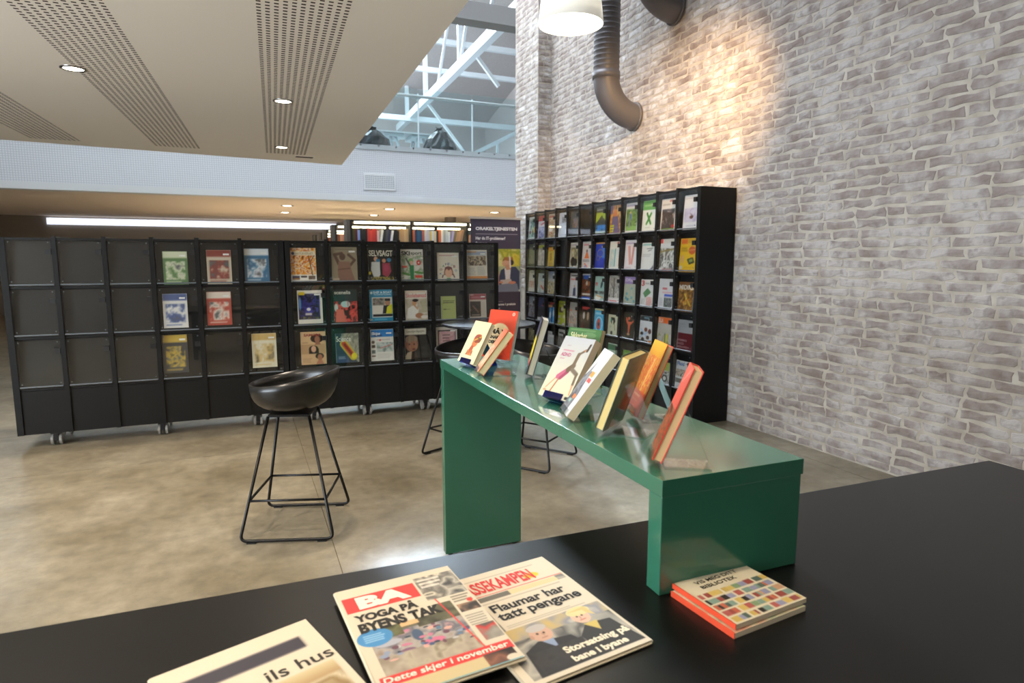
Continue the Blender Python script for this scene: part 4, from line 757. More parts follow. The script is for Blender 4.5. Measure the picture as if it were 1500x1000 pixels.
# ------------------------------------------------------------------ roll-up banner beside the pier
by = 8.0
pL, pR = aty(688.5, 321, by), aty(762, 318.5, by); bw = pR[0] - pL[0]; bh = (pL[2] + pR[2]) / 2
t = thing('rollup_banner', 'dark purple roll-up banner reading ORAKELTJENESTEN beside the brick pier', 'banner', ((pL[0] + pR[0]) / 2, by, 0))
def bv(y): return (bh - aty(725, y, by)[2]) / (bh - .09)
ph0, ph1 = bv(364), bv(427)
bops = [('n', .0, ph0, 1, ph1, 'c8c8b0 b8bc90 a0a878 d8d4c0', 2, 3), ('n', .55, ph0, 1, (ph0 * .6 + ph1 * .4), 'c8b830 d8c850 98a030 e0d890', 4, 4),
  ('p', [(.60, bv(395)), (.70, bv(391)), (.90, bv(390)), (.98, bv(397)), (.98, bv(424)), (.58, bv(424)), (.54, bv(410))], '3e4660'), ('p', [(.67, bv(392)), (.80, bv(392)), (.78, bv(414)), (.70, bv(414))], 'dcd8d8'),
  ('e', .74, bv(380.5), .105, .020, '9a6a40'), ('e', .71, bv(385), .085, .024, 'd4a486'), ('p', [(.68, bv(388)), (.80, bv(386)), (.80, bv(394)), (.71, bv(395))], 'c8967a'), ('p', [(.66, bv(376)), (.84, bv(376)), (.86, bv(384)), (.78, bv(382)), (.68, bv(380.5))], 'a8703c'),
  ('e', .815, bv(384), .045, .020, '3a3038'), ('l', .78, bv(376), .79, bv(391), .03, 'e4e0e0'),
  ('p', [(.52, bv(417)), (.72, bv(414)), (.93, bv(415)), (.97, bv(427)), (.5, bv(427))], '7c8294'), ('p', [(.58, bv(409.5)), (.80, bv(408)), (.84, bv(414)), (.62, bv(416))], 'c4b8b0'), ('e', .83, bv(413.5), .075, .011, 'd08a70'), ('e', .60, bv(413), .04, .008, 'd08a70'), ('p', [(.5, bv(391)), (.56, bv(398)), (.56, bv(417)), (.5, bv(420))], 'c8948a'),
  ('t', .10, bv(338.2), .93, bv(332), 'ORAKELTJENESTEN', 'eae6e6', .05), ('r', .1, bv(342), .94, bv(342.7), 'b8b0b8'), ('t', .1, bv(352), .69, bv(346), 'Har du IT-problemer?', 'e4e0e0', .04), ('t', .1, bv(358.5), .32, bv(353.5), 'Spør oss', 'd8d4d4', .04),
  ('r', .5, bv(441), .64, bv(441.6), '9a94a0'), ('t', .34, bv(448), .9, bv(443.5), 'kompetanse i praksis', 'dcd8da', .04), ('r', .5, bv(450.5), .58, bv(452), 'c8c4c8')]
bops = [(o[0], o[1], min(o[2], o[4]), o[3], max(o[2], o[4]), *o[5:]) if o[0] == 't' else o for o in bops]
g = print_sheet('banner_sheet', bw, bh - .09, 100, 270, '4a4252', bops, t, PRINT_MATT, 0, 5); g.location = (0, 0, .085)
MB().box(-bw / 2 - .01, -.012, bh - .012, bw / 2 + .01, .012, bh + .016).build('top_rail', mat('pale_aluminium', 'c8bfb4', .35, .4), t)
MB().box(-bw / 2 - .02, -.06, 0, bw / 2 + .02, .06, .085).build('base', mat('aluminium_base', '9a9a9c', .35, .8), t, bevel=.01)
MB().tube([(0, .03, .08), (0, .03, bh)], .008, 8).build('pole', CHROME, t)

# ------------------------------------------------------------------ lit bookshelves behind
SY = 10.0
def shelf_row(Y, x0, nb, bay, label, H=1.99, zs=(1.64, 1.30, .95, .60, .25)):
    t = thing('bookshelf', label, 'bookshelf', (x0, Y, 0)); D = .32
    EP = mat('grey_end_panel', '57524e', .5)
    MB().box(-.05, 0, 0, 0, D, H).build('end_panel', EP, t)
    for i in range(nb + 1): MB().box(i * bay, .0, 0, i * bay + .035, D, H - .0).build('upright', BLACK, t)
    MB().box(0, -.02, H - .016, nb * bay + .03, D, H).build('top_panel', BLACK, t)
    for i in range(nb):
        for z in zs: MB().box(i * bay + .037, .01, z - .025, (i + 1) * bay - .002, D, z).build('shelf', BLACK, t)
        MB().box(i * bay + .037, .005, zs[0] - .025, i * bay + .037 + bay * .8, .01, zs[0]).build('label_strip', mat('white_label_strip', 'c4c6cc', .5), t)
        MB().box(i * bay + .06, -.05, H - .055, (i + 1) * bay - .02, -.012, H - .022).build('light_strip', STRIP, t)
        MB().box(i * bay + .037, D - .012, 0, (i + 1) * bay, D - .004, zs[0]).build('back_panel', BLACK, t)
    return t
bay = (aty(652, 325, SY)[0] - aty(583, 325, SY)[0])
sx = aty(512, 325, SY)[0]
bay = .95
shelf_row(SY, sx, 4, bay, 'long black bookshelf with bright light strips behind the low rack')
for (Yr, pxl, lb_) in ((12.3, 490, 'second lit bookshelf row directly behind the long one'), (14.3, 477, 'third lit bookshelf row receding to the left'), (15.9, 469, 'fourth lit bookshelf row receding to the left'), (17.6, 461, 'fifth and farthest lit bookshelf row')):
    shelf_row(Yr, aty(pxl, 335, Yr)[0], 4 if Yr < 13 else 1, .97, lb_, 2.03)
ORD = 'first second third fourth fifth sixth seventh eighth ninth tenth eleventh twelfth thirteenth fourteenth fifteenth sixteenth seventeenth eighteenth nineteenth twentieth'.split() + ['twenty-first', 'twenty-second', 'twenty-third', 'twenty-fourth']
BK = [[('olive', '4a4a2a'), ('dark red', '5a2424'), ('light blue', '7a90d0'), ('black', '1c1c20'), ('black', '222226'), ('black', '1a1a1e'), ('red', 'b83a34'), ('red', 'c8443c'), ('red', 'b8342e'), ('red', 'a83432'), ('pale pink', 'c8b0b0'), ('white', 'd0d0d0', .15), ('black', '26262c', .1), ('dark grey', '44444c', .1), ('navy', '2c2c4c', .1), ('white', 'ccccd4', .16), ('black', '1e1e22'), ('black', '202024'), ('tan', 'a8845c'), ('tan', 'b08c68'), ('beige', 'c0a078'), ('beige', 'b89870')],
      [('orange', 'c86840'), ('navy', '2a3a60'), ('teal', '2a5a78'), ('dark blue', '344468'), ('rust', 'a05a50'), ('light grey', 'b8b4b4'), ('lavender', 'a8a8c8'), ('yellow', 'c0a860'), ('pale grey', 'c0c0c8'), ('beige', 'c4b498'), ('black', '2e2e34'), ('orange red', 'c8602c'), ('tall white', 'd8d0c8'), ('grey', 'a0a0a0'), ('pale grey', 'b4b8bc'), ('white', 'c8ccd0'), ('lavender', 'a89cc0', .2), ('olive', '7a6a48', .22), ('tan', 'b08460', .22), ('tan', 'b88c68', .22), ('brown', '9a7454', .22)],
      [('peach', 'c8946c'), ('mint', '98b0a8'), ('white', 'c8ccd8'), ('dark grey', '34363c'), ('grey', '8a8c94'), ('maroon', '5a3038'), ('dark teal', '2a4a54'), ('magenta', 'a83a6c'), ('grey', '8c9098'), ('blue', '3a6ea0'), ('peach', 'c08468'), ('grey', '8a8a90'), ('white', 'd0d0d0'), ('red', 'a83a34'), ('black', '222222'), ('blue', '46608c')]]
rb = random.Random(9)
def shelf_book(x, Y, z, wdt, hgt, dep, color, lean, label, grp):
    t = thing('book', label, 'book', (x, Y, z + max(0, (wdt + .002) * math.sin(lean))), 0, grp); t.rotation_euler = (0, lean, 0)
    m = mat('book_cloth_' + color, color, .6)
    MB().box(0, .01, .002, wdt, dep, hgt - .002).build('pages', PAPER, t)
    c = MB().box(-.0015, 0, 0, wdt + .0015, .004, hgt).box(-.0015, .004, 0, .0008, dep + .004, hgt).box(wdt - .0008, .004, 0, wdt + .0015, dep + .004, hgt)
    c.build('cover', m, t)
for bi, bl in enumerate(BK):
    x = sx + bi * bay + .042; step = (bay - (.115, .115)[bi]) / len(bl) if bi < 2 else .042
    for k, e in enumerate(bl):
        wdt = step * .9; hgt = rb.uniform(.19, .235) * (1.13 if 'tall' in e[0] else 1); ln = e[2] if len(e) > 2 else 0
        if e[0] == 'peach' and k == 0: hgt = .15
        shelf_book(x, SY + .03, 1.641, wdt, hgt, .16, e[1], ln, f'{e[0]} book, {ORD[k]} from the left in the {ORD[bi]} bay of the lit shelf', 'books on the lit bookshelf')
        nx_l = (bl[k + 1][2] if len(bl[k + 1]) > 2 else 0) if k + 1 < len(bl) else ln
        x += step + max(0, .24 * (math.sin(ln) - math.sin(nx_l)))
for rI, (Y, x0) in enumerate(((12.3, aty(490, 335, 12.3)[0]), (14.3, aty(477, 335, 14.3)[0]))):
    for k, c in enumerate(('8a4a30', 'c08a6c', 'b87860', 'c89c84')):
        shelf_book(x0 + .045 + k * .05, Y + .03, 1.641, .044, .22, .16, c, 0, f'{("rust", "salmon", "terracotta", "pale peach")[k]} book at the left end of the {ORD[rI + 1]} lit bookshelf row', 'books on the rows behind')

# ------------------------------------------------------------------ green counter
GT = .93; ga = math.radians(-1.2)
gt = thing('display_counter', 'green lacquered display counter, its short leg standing on the black table', 'counter', (.770, 1.012, 0), ga)
GL, GD, TH = 1.70, .385, .036
MB().box(0, 0, GT - TH, GD, GL, GT).build('counter_top', GREEN, gt, bevel=.0006)
MB().box(0.002, GL - .045, .012, GD - .002, GL - .003, GT - TH - .001).build('leg', GREEN, gt, bevel=.002)
BT = .675
MB().box(.002, .003, BT + .001, GD - .002, .050, GT - TH - .001).build('leg', GREEN, gt, bevel=.002)
for x in (.03, GD - .03): MB().lathe([(.012, 0), (.012, .0125)], 12, (x, GL - .022, 0)).build('foot', RUBBER, gt)

# black table with the newspapers
bt = thing('low_table', 'wide black laminate table in the foreground holding newspapers', 'table', (0, 0, 0), math.radians(-2.0))
MB().box(-.78, .22, BT - .04, 2.35, 1.385, BT).build('tabletop', BLACK_TOP, bt, bevel=.003)
for x in (-.70, 2.25):
    for y in (.3, 1.3): MB().box(x - .03, y - .03, 0, x + .03, y + .03, BT - .041).build('leg', BLACK, bt)

# ------------------------------------------------------------------ books on acrylic stands
FIT = {1: (0.842, 2.466, -1.407, 0.505, 0.137, 0.191, 0.02), 2: (0.828, 2.282, -1.853, 0.642, 0.105, 0.197, 0.027), 3: (0.999, 2.516, -1.197, 0.264, 0.176, 0.216, 0.015),
 4: (.988, 2.166, -1.991, 0.282, 0.12, 0.22, 0.026), 5: (0.873, 1.715, -1.328, 0.578, 0.139, 0.216, 0.027), 6: (0.971, 1.771, -1.259, 0.307, 0.145, 0.214, 0.017),
 7: (0.819, 1.538, -1.887, 0.634, 0.104, 0.217, 0.024), 8: (0.871, 1.399, -2.505, 0.341, 0.144, 0.205, 0.023), 9: (0.997, 1.462, -1.939, 0.375, 0.127, 0.216, 0.018), 10: (0.816, 1.116, -2.143, 0.379, 0.083, 0.219, 0.021)}
ZB = .95
def display_book(n, label, bg, ops, spine, pages, standlab, blue=False, hard=True, back=None, backops=(), nx=56, backtint=None):
    x, y, ps, ta, wd, ht, th = FIT[n]
    t = thing('book', label, 'book', (0, 0, 0)); pose(t, x, y, ZB, ps, ta)
    b_ = .002 if hard else .001; cm = mat('cover_board_' + spine, spine, .4)
    MB().box(-wd / 2 + .003, b_, .003 if hard else 0, wd / 2 - (.002 if hard else 0), th - b_, ht - (.003 if hard else 0)).build('pages', mat('pages_' + pages, pages, .85), t)
    c = MB().box(-wd / 2, 0, 0, wd / 2, b_, ht).box(-wd / 2, th - b_, 0, wd / 2, th, ht).box(-wd / 2 - .001, b_, 0, -wd / 2 + .003, th - b_, ht)
    c.build('cover', cm, t)
    print_sheet('cover_print', wd, ht, nx, int(nx * ht / wd), bg, ops, t, seed=n)
    if back:
        o = print_sheet('back_print', wd, ht, 24, 36, back, list(backops), t, seed=n + 5); o.rotation_euler = (0, 0, math.pi); o.location = (0, th, 0)
    # stand: one bent acrylic sheet swept along its width
    s = thing('book_stand', standlab, 'book stand', (0, 0, 0), 0, None); pose(s, x, y, ZB, ps, 0)
    ca, sa = math.cos(ta), math.sin(ta); k = .0035
    def L2(yy, zz): return (yy * ca + zz * sa, zz * ca - yy * sa)        # book-local (back, up) -> upright frame
    up = .085 if n == 5 else min(.13, ht * .62)
    P = [L2(-.004, .018), L2(-.004, -.004), L2(th + .0035, -.004), L2(th + .0035, up)]
    q = P[-1]; P.append((q[0] + (.018 if n == 5 else .055), -(ZB - GT) + .0025)); P.append((P[2][0] + .005, -(ZB - GT) + .0025))
    low = min(p[1] for p in P[:3]); minz = -(ZB - GT) + .002
    P = [(a_, max(b2, minz)) for a_, b2 in P]
    hw = min(wd * .38, .042); v = []; f = []
    for i, p in enumerate(P):
        if i == 0: d = Vector(P[1]) - Vector(P[0])
        elif i == len(P) - 1: d = Vector(P[-1]) - Vector(P[-2])
        else: d = (Vector(P[i + 1]) - Vector(P[i])).normalized() + (Vector(P[i]) - Vector(P[i - 1])).normalized()
        d = Vector((d[0], d[1])).normalized() if d.length > 1e-6 else Vector((1, 0)); nrm = Vector((-d[1], d[0])) * (k / 2)
        for sx_ in (-hw, hw):
            for sg in (-1, 1): v.append((sx_, p[0] + nrm[0] * sg, p[1] + nrm[1] * sg))
    for i in range(len(P) - 1):
        a_ = i * 4; c_ = a_ + 4
        f += [(a_, a_ + 2, c_ + 2, c_), (a_ + 1, c_ + 1, c_ + 3, a_ + 3), (a_, c_, c_ + 1, a_ + 1), (a_ + 2, a_ + 3, c_ + 3, c_ + 2)]
    f += [(0, 1, 3, 2), tuple((len(P) - 1) * 4 + i for i in (0, 2, 3, 1))]
    obj('bent_sheet', v, f, ACRYL_BLUE if blue else ACRYL_EDGE, s)
    return t
display_book(1, 'cream book with a woman in a patterned headscarf, far left on the green counter', 'ddcfa6', [('w', .3, .09, .8, .12, 1, 'b8a884'), ('w', .2, .15, .9, .19, 1, 'b0a078'), ('w', .42, .23, .6, .25, 1, 'b8a884'),
  ('e', .60, .42, .24, .11, '7a4a3a'), ('n', .40, .30, .84, .50, '7a4a3a c89040 a83a34 4a4a3a d08050', 6, 2), ('p', [(0, 0), (0, .62), (.30, .62), (.42, .42), (.45, .33), (.6, .29), (.75, .31), (.85, .40), (.8, .5), (.7, .52), (.72, .6), (.6, .64), (.58, .7), (.62, .8), (.28, .8), (.34, .68), (.3, .6), (1.0, .9), (1, 0)], 'ddcfa6'),
  ('e', .55, .53, .16, .09, 'c07048'), ('e', .60, .41, .21, .10, '8a4a38'), ('l', .45, .46, .75, .36, .05, 'c89a40'), ('l', .5, .36, .78, .42, .04, '5a5a40'), ('l', .42, .42, .62, .33, .05, 'a84440'), ('p', [(.42, .58), (.58, .6), (.58, .7), (.66, .82), (.26, .82), (.36, .7)], 'a8543c'), ('n', .30, .70, .64, .82, 'a8543c c88050 5a3a30', 6, 4), ('r', .42, .92, .5, .94, '8a7a58')],
  'd4c698', 'd8d2bc', 'blue tinted acrylic stand under the cream headscarf book', True)
display_book(2, 'orange book seen edge-on, leaning beside the cream headscarf book', 'd86a38', [('g', 0, 0, 1, 1, 'd8603a', 'c8a888'), ('n', 0, .4, 1, 1, 'c8885a d8b898 b86a48 d8c8b0', 3, 3)], 'c86a40', 'cbbf94', 'clear acrylic stand propping the edge-on orange book')
display_book(3, 'red book with a cream disc reading MÅ VI SNAKKE, back left of counter', 'cf4428', [('p', [(0, .45), (.55, 1), (0, 1)], '1e3a48'), ('p', [(0, .78), (.2, 1), (0, 1)], 'cf4428'), ('e', .46, .57, .40, .30, 'e0cfa6'), ('e', .86, .07, .045, .032, 'e0d8c8'), ('e', .86, .07, .022, .016, 'cf4428'),
  ('t', .15, .37, .74, .50, 'MÅ VI', '141414', .05, 0, .02), ('t', .15, .53, .86, .60, 'SNAKKE OM', '141414', .05, 0, .02), ('t', .15, .63, .86, .70, 'DEMOKRATI', '141414', .05, 0, .02), ('r', .3, .74, .6, .755, 'c84a38')], 'b8bcbc', 'c4c4c0', 'clear acrylic stand behind the red MÅ VI book', hard=False)
display_book(4, 'thick book with dark cover seen edge-on, standing alone at mid counter', '22304a', [('r', 0, .35, 1, .75, 'c8b428'), ('r', 0, .75, 1, .85, 'c04a38'), ('r', 0, .85, 1, 1, '1c2430')], '1c2433', 'b0a894', 'clear acrylic stand behind the thick dark edge-on book')
display_book(5, 'pale grey ADHD book with a person doing a handstand', 'b8bab8', [('g', 0, 0, 1, 1, 'b4b6ba', 'd0c8a4'), ('w', .2, .14, .36, .16, 1, 'a88a90'), ('w', .14, .215, .6, .25, 1, 'c06a80'), ('t', .13, .27, .46, .33, 'ADHD', 'b8507a', .02), ('w', .14, .36, .32, .38, 1, 'b8607a'),
  ('l', .13, .86, .34, .66, .035, 'd09070'), ('e', .12, .9, .05, .02, 'd09070'), ('l', .3, .94, .42, .68, .04, 'a86848'), ('l', .36, .66, .58, .53, .13, 'b8607a'), ('l', .45, .68, .6, .56, .09, '9a4a60'), ('l', .58, .53, .69, .46, .14, '6a5a48'), ('l', .68, .48, .70, .27, .1, '6e5e4c'), ('l', .70, .27, .86, .19, .06, '6e5e4c'), ('l', .84, .2, .9, .18, .035, 'c88a68'), ('l', .90, .2, .93, .1, .06, '4a4238'), ('l', .7, .52, .9, .58, .1, '75685a'), ('l', .9, .58, .92, .74, .07, '6e5e4c'), ('l', .92, .76, .95, .9, .04, 'c88a68'), ('r', .86, .94, .97, .985, '2c2a28')],
  'c8c4b8', 'c8bca4', 'blue tinted acrylic stand under the ADHD handstand book', True, hard=False, nx=64)
display_book(6, 'dark green Sikkerhet book standing behind the ADHD book', '3f6a3a', [('w', .06, .02, .94, .045, 1, '8aa070'), ('e', .66, .10, .20, .045, '5a7f50'), ('t', .10, .075, .60, .165, 'Sikkerhet', 'd8d4a4', .01), ('w', .3, .2, .8, .22, 1, '7a9868'), ('n', .1, .45, .9, .95, '3f6a3a 5a7f50 4a7344', 3, 2)], '3c6638', 'b8a884', 'clear acrylic stand behind the green Sikkerhet book', hard=False)
display_book(7, 'thick white paperback seen edge-on with orange and red marks on its cover', 'd4d0ca', [('p', [(0, 0), (.35, 0), (.3, .35), (.62, .7), (.6, 1), (0, 1)], '6a6c70'), ('n', 0, .35, .45, 1, '5a5c60 8a8c90 3a3c40', 4, 3), ('p', [(0, 0), (.5, 0), (.1, .4), (0, .45)], 'd4d0ca'), ('r', .45, .34, .75, .42, 'e09030'), ('r', .5, .44, .85, .5, 'd84a40'), ('r', .3, .72, .55, .78, 'e07a40'), ('r', .2, .8, .4, .85, '8ab0a0')], 'd4cec4', 'c4b494', 'clear acrylic stand under the thick white paperback', hard=False)
display_book(8, 'yellow paged book turned away, olive back cover towards the viewer', '3c5a34', [('n', 0, 0, 1, 1, '3c5a34 4a6a40 2e4a2a', 3, 2)], '2e4030', 'd2bc7c', 'clear acrylic stand in front of the olive back cover', back='8a8a6a', backops=[('n', 0, 0, 1, 1, '8f8d6e 7f8062 9a9678', 3, 6), ('w', .18, .08, .7, .36, 8, '55583c'), ('r', .3, .6, .75, .8, '6a7050')])
display_book(9, 'orange and yellow flame covered book behind the yellow paged book', 'd89c30', [('g', 0, 0, 1, 1, 'd8a828', 'c8481c'), ('n', 0, .2, 1, .75, 'd8a030 d05a28 e0b050 c84a20 e8b860', 6, 5), ('l', .2, .75, .45, .2, .05, 'd0582c'), ('l', .4, .8, .6, .25, .05, 'e0b870'), ('l', .65, .8, .8, .3, .05, 'd0582c'), ('g', 0, .7, 1, 1, 'cc4c20', 'c04018'), ('w', .12, .74, .75, .79, 1, 'e8c8a0'), ('w', .12, .82, .6, .85, 1, 'd8a080'), ('n', 0, .92, .6, 1, '5a7a8a c0481c 8a98a0', 4, 6)], 'd85a3c', 'c2a87c', 'clear acrylic stand behind the orange flame book')
display_book(10, 'red book seen nearly edge-on at the near right end of the counter', 'd85848', [('g', 0, 0, 1, 1, 'd86858', 'c84a34'), ('n', 0, .45, 1, 1, '3a3020 c85a38 5a4a28 d06848 2a2418', 4, 7), ('l', .2, .2, .7, .05, .05, 'e0a098')], 'd8483c', 'c9a878', 'clear acrylic stand behind the red edge-on book')

# ------------------------------------------------------------------ newspapers and booklets on the black table
NP = mat('newsprint', 'c6baa0', .85)
def paper_on_table(name, label, cat, TL, TR, BL, bg, ops, nx, layers, thick, z, amp=.004, matt=True, spinecol=None, seed=1, fold=True):
    TL, TR, BL = [Vector((p[0], p[1])) for p in (TL, TR, BL)]
    u = (TR - TL); wd = u.length; u = u.normalized(); vv = Vector((u.y, -u.x)); ht = (BL - TL).length
    c = (TL + TR) / 2 + vv * ht; rz = math.atan2(u.y, u.x)
    t = thing(name, label, cat, (c.x, c.y, z), rz)
    rg = random.Random(seed)
    # lying flat: local x right, local y up the page, z up
    def warp(x, yv): return amp * (np.sin(yv * 17 + 1.0 + seed) * .5 + .5) * (.4 + .6 * np.clip((x / wd + .5), 0, 1)) if amp else 0 * x
    dz = thick / layers
    for k in range(layers):
        ox, oy = (rg.uniform(-.003, .004), rg.uniform(-.004, .002)) if fold and k < layers - 1 else (0, 0)
        n = 24; v = []; f = []
        for i in range(n + 1):
            yv = ht * i / n
            for sx_ in (-1, 1):
                X = sx_ * wd / 2
                wv = float(warp(np.array(X), np.array(yv)))
                v.append((X + ox, yv + oy, dz * k + .0003 + wv * (k + 1) / layers)); v.append((X + ox, yv + oy, dz * (k + 1) - .0002 + wv * (k + 1) / layers))
        for i in range(n):
            a_ = i * 4; b2 = a_ + 4
            f += [(a_ + 1, a_ + 3, b2 + 3, b2 + 1), (a_, b2, b2 + 2, a_ + 2), (a_, a_ + 1, b2 + 1, b2), (a_ + 2, b2 + 2, b2 + 3, a_ + 3)]
        f += [(0, 2, 3, 1), tuple(n * 4 + i for i in (0, 1, 3, 2))]
        obj('pages' if not spinecol else 'page_block', v, f, NP, t)
    if fold:
        MB().tube([(-wd / 2, .002, thick * .5 + .0005), (-wd / 2, ht - .002, thick * .5 + float(warp(np.array(-wd / 2), np.array(ht))) * .5 + .0005)], thick * .48, 8).build('folded_edge', NP, t, True)
    if spinecol: MB().box(-wd / 2 - .0015, 0, 0, -wd / 2 + .001, ht, thick + .0008).build('spine', mat('spine_' + spinecol, spinecol, .4), t)
    g = print_sheet('front_page', wd, ht, nx, int(nx * ht / wd), bg, ops, t, PRINT_MATT if matt else PRINT_GLOSS, -thick, seed, (lambda X, Z: warp(X, Z)))
    g.rotation_euler = (-math.pi / 2, 0, 0)
    # sheet built facing -y, z up the page: rotate so that it faces +z and z runs along +y
    return t
NB = 'd2c5ad'
_rc = random.Random(12)
CROWD = [('e', _rc.uniform(.12, .78), .52 + .22 * _rc.random() ** .7, _rc.uniform(.012, .035), _rc.uniform(.006, .016), _rc.choice('4a5878 8a94a8 c0788c 6a4a54 b8b4b0 3c4450 d0a090 5a7a90'.split())) for _ in range(46)]
CROWD += [('n', .10, .42, .34, .56, '4a4a34 6a6a48 58563c 7a7450', 6, 41), ('n', .46, .38, .80, .54, '3e3c30 5a5844 6e6850 4c4838', 7, 42), ('n', .34, .44, .48, .50, 'c89868 d8b080 b08860', 4, 43)]
BAo = [('r', .02, .10, .62, .26, 'd8403c'), ('t', .12, .115, .55, .245, 'BA', 'ece0cc', .06),
  ('r', .64, .08, .98, .30, '8a8478'), ('n', .64, .06, .99, .33, '4a4a48 b8b0a0 6a665e d8ccb4 3a3834', 5, 3), ('w', .66, .08, .86, .2, 3, 'e8e0d0'),
  ('n', .08, .40, .80, .84, '8a7a62 a89478 6a6a50 9a8a70 b8a488', 4, 8), ('g', .1, .40, .75, .52, 'd8b080', 'b89868'), ('p', [(.10, .5), (.3, .45), (.42, .5), (.55, .44), (.8, .38), (.8, .6), (.1, .62)], '6a6450'), ('n', .08, .52, .82, .72, '7a7468 9a8878 a8a098 6a6a70 c89a98', 8, 9), ('e', .5, .68, .09, .025, 'c8708a'), ('e', .3, .7, .06, .02, '7a5a70'), ('e', .42, .6, .04, .05, '4a5a70'), ('e', .2, .6, .1, .025, 'a8a8b0'), ('n', .08, .70, .82, .86, '8f8270 a39684 b0a48e 7d725f', 9, 31), *CROWD,
  ('r', .0, .27, .64, .46, 'd2c5ad'), ('t', .05, .275, .55, .365, 'YOGA PÅ', '2a2824', .055), ('t', .05, .38, .70, .47, 'BYENS TAK', '2a2824', .055),
  ('e', .13, .525, .13, .075, '4a88b8'), ('w', .05, .49, .21, .56, 4, 'a8c8dc'),
  ('r', .80, .33, 1, .84, 'd2c5ad'), ('w', .82, .34, .98, .42, 3, '6a6458'), ('e', .95, .42, .025, .018, 'd84038'), ('n', .82, .44, .99, .52, '3a3430 b08868 6a5848 8a7a6a', 5, 12), ('w', .82, .55, .99, .66, 5, '8a8478'), ('n', .84, .66, .99, .8, '5a5650 c84038 8a8478 b8b0a0', 5, 14), ('l', .70, .33, .80, .84, .012, 'd8403c'),
  ('r', .03, .84, .99, .91, 'd8403c'), ('t', .05, .85, .96, .905, 'Dette skjer i november', 'f0e4d0', .02, .15),
  ('r', .03, .91, .97, 1.0, 'c8b488'), ('n', .74, .90, .97, .995, '3a2e2a 8a5a44 2a2422 b08468', 3, 15), ('e', .93, .975, .05, .025, 'd2c5ad'), ('r', .03, .992, .99, .998, '4a98a8')]
TZ = BT
def zq(x, y, dz=.012): return atz(x, y, TZ + dz)
# rescale vertical layout of the tabloid so that its foot shows (page runs past the photo's bottom edge)
a_ = zq(490, 873); b_ = zq(655, 833); c_ = zq(557, 1010)
BAL = (a_[0], a_[1]); BAR = (b_[0], b_[1]); hBA = math.hypot(*(zq(765, 968)[:2] - zq(655, 833)[:2]))
uu = Vector((BAR[0] - BAL[0], BAR[1] - BAL[1])).normalized(); dn = Vector((uu.y, -uu.x))
ka, kb, kc = zq(668, 850, .008), zq(793, 815, .008), zq(932, 945, .008)
hK = math.hypot(*(kc[:2] - kb[:2])); ku = Vector((kb[0] - ka[0], kb[1] - ka[1])).normalized(); KL = Vector((kb[0], kb[1])) - ku * .265
kdn = Vector((ku.y, -ku.x))
KK = [('w', .05, .05, .9, .07, 1, 'a89c88'), ('t', .02, .085, .76, .21, 'KLASSEKAMPEN', 'c8302c', .03), ('e', .74, .165, .07, .03, 'd0b830'), ('r', .0, .23, .98, .236, 'c8403c'), ('r', .0, .245, .45, .29, '6a6458'), ('r', .45, .245, .98, .29, 'cfbf8e'), ('n', .9, .24, .98, .29, '3a3a3a a8a090 6a665e', 4, 2), ('w', .1, .305, .95, .325, 1, 'a89c88'),
  ('t', .20, .34, .86, .415, 'Flaumar har', '1e1e1e', .03), ('t', .20, .43, .93, .52, 'tatt pengane', '1e1e1e', .03), ('r', .05, .4, .16, .56, '3a3c40'), ('n', .0, .34, .17, .58, 'c8b898 5a5a58 a89880', 4, 3), ('w', .2, .54, .9, .57, 2, 'a89c88'),
  ('n', .06, .585, .98, .97, '4a4844 8a8880 b0a898 5a5854 989488', 4, 5), ('n', .06, .58, .98, .68, 'c8bca8 8a8a90 b0a080 c8a860', 5, 6), ('p', [(.12, .97), (.16, .78), (.3, .73), (.55, .76), (.66, .97)], '2e2c2a'), ('e', .37, .68, .085, .065, 'c8a088'), ('e', .37, .63, .08, .03, 'b8b0a8'), ('p', [(.33, .74), (.42, .74), (.4, .82)], '8a98b0'), ('p', [(.6, .8), (.72, .72), (.92, .74), (.98, .97), (.62, .97)], '34322e'), ('e', .74, .655, .075, .06, 'd8b098'), ('e', .76, .61, .10, .04, 'd8c890'), ('p', [(.7, .72), (.82, .72), (.78, .8)], 'c8b060'),
  ('e', .345, .675, .010, .008, '4a3830'), ('e', .395, .68, .010, .008, '4a3830'), ('l', .355, .715, .395, .714, .010, 'a87868'), ('l', .375, .68, .385, .70, .010, 'b08870'), ('e', .29, .69, .015, .018, 'b88e78'),
  ('e', .715, .65, .009, .007, '4a3830'), ('e', .76, .65, .009, .007, '4a3830'), ('l', .715, .685, .76, .683, .012, 'b87868'), ('l', .735, .655, .73, .675, .010, 'b88c78'), ('p', [(.66, .60), (.84, .585), (.86, .68), (.81, .64), (.80, .61)], 'cdb87a'),
  ('n', .16, .80, .6, .96, '2e2c2a 383430 26241f', 5, 44), ('t', .40, .83, .95, .895, 'Storsatsing på', 'e8dcc0', .04), ('t', .40, .905, .86, .965, 'bane i byane', 'e8dcc0', .04)]
paper_on_table('newspaper', 'KLASSEKAMPEN newspaper with two smiling people, partly under the BA newspaper', 'newspaper', KL, (kb[0], kb[1]), KL + kdn * hK, NB, KK, 210, 4, .007, TZ + .0005, .0016, seed=2)
paper_on_table('newspaper', 'BA tabloid newspaper headed YOGA PÅ BYENS TAK at the middle of the black table', 'newspaper', BAL, BAR, Vector(BAL) + dn * hBA, NB, BAo, 220, 5, .008, TZ + .0115, .0016, seed=3)
la, lb = zq(447, 906, .008), zq(535, 1000, .008); ldn = Vector((lb[0] - la[0], lb[1] - la[1])).normalized(); lu = Vector((-ldn.y, ldn.x)); LTR = Vector((la[0], la[1])); LTL = LTR - lu * .27
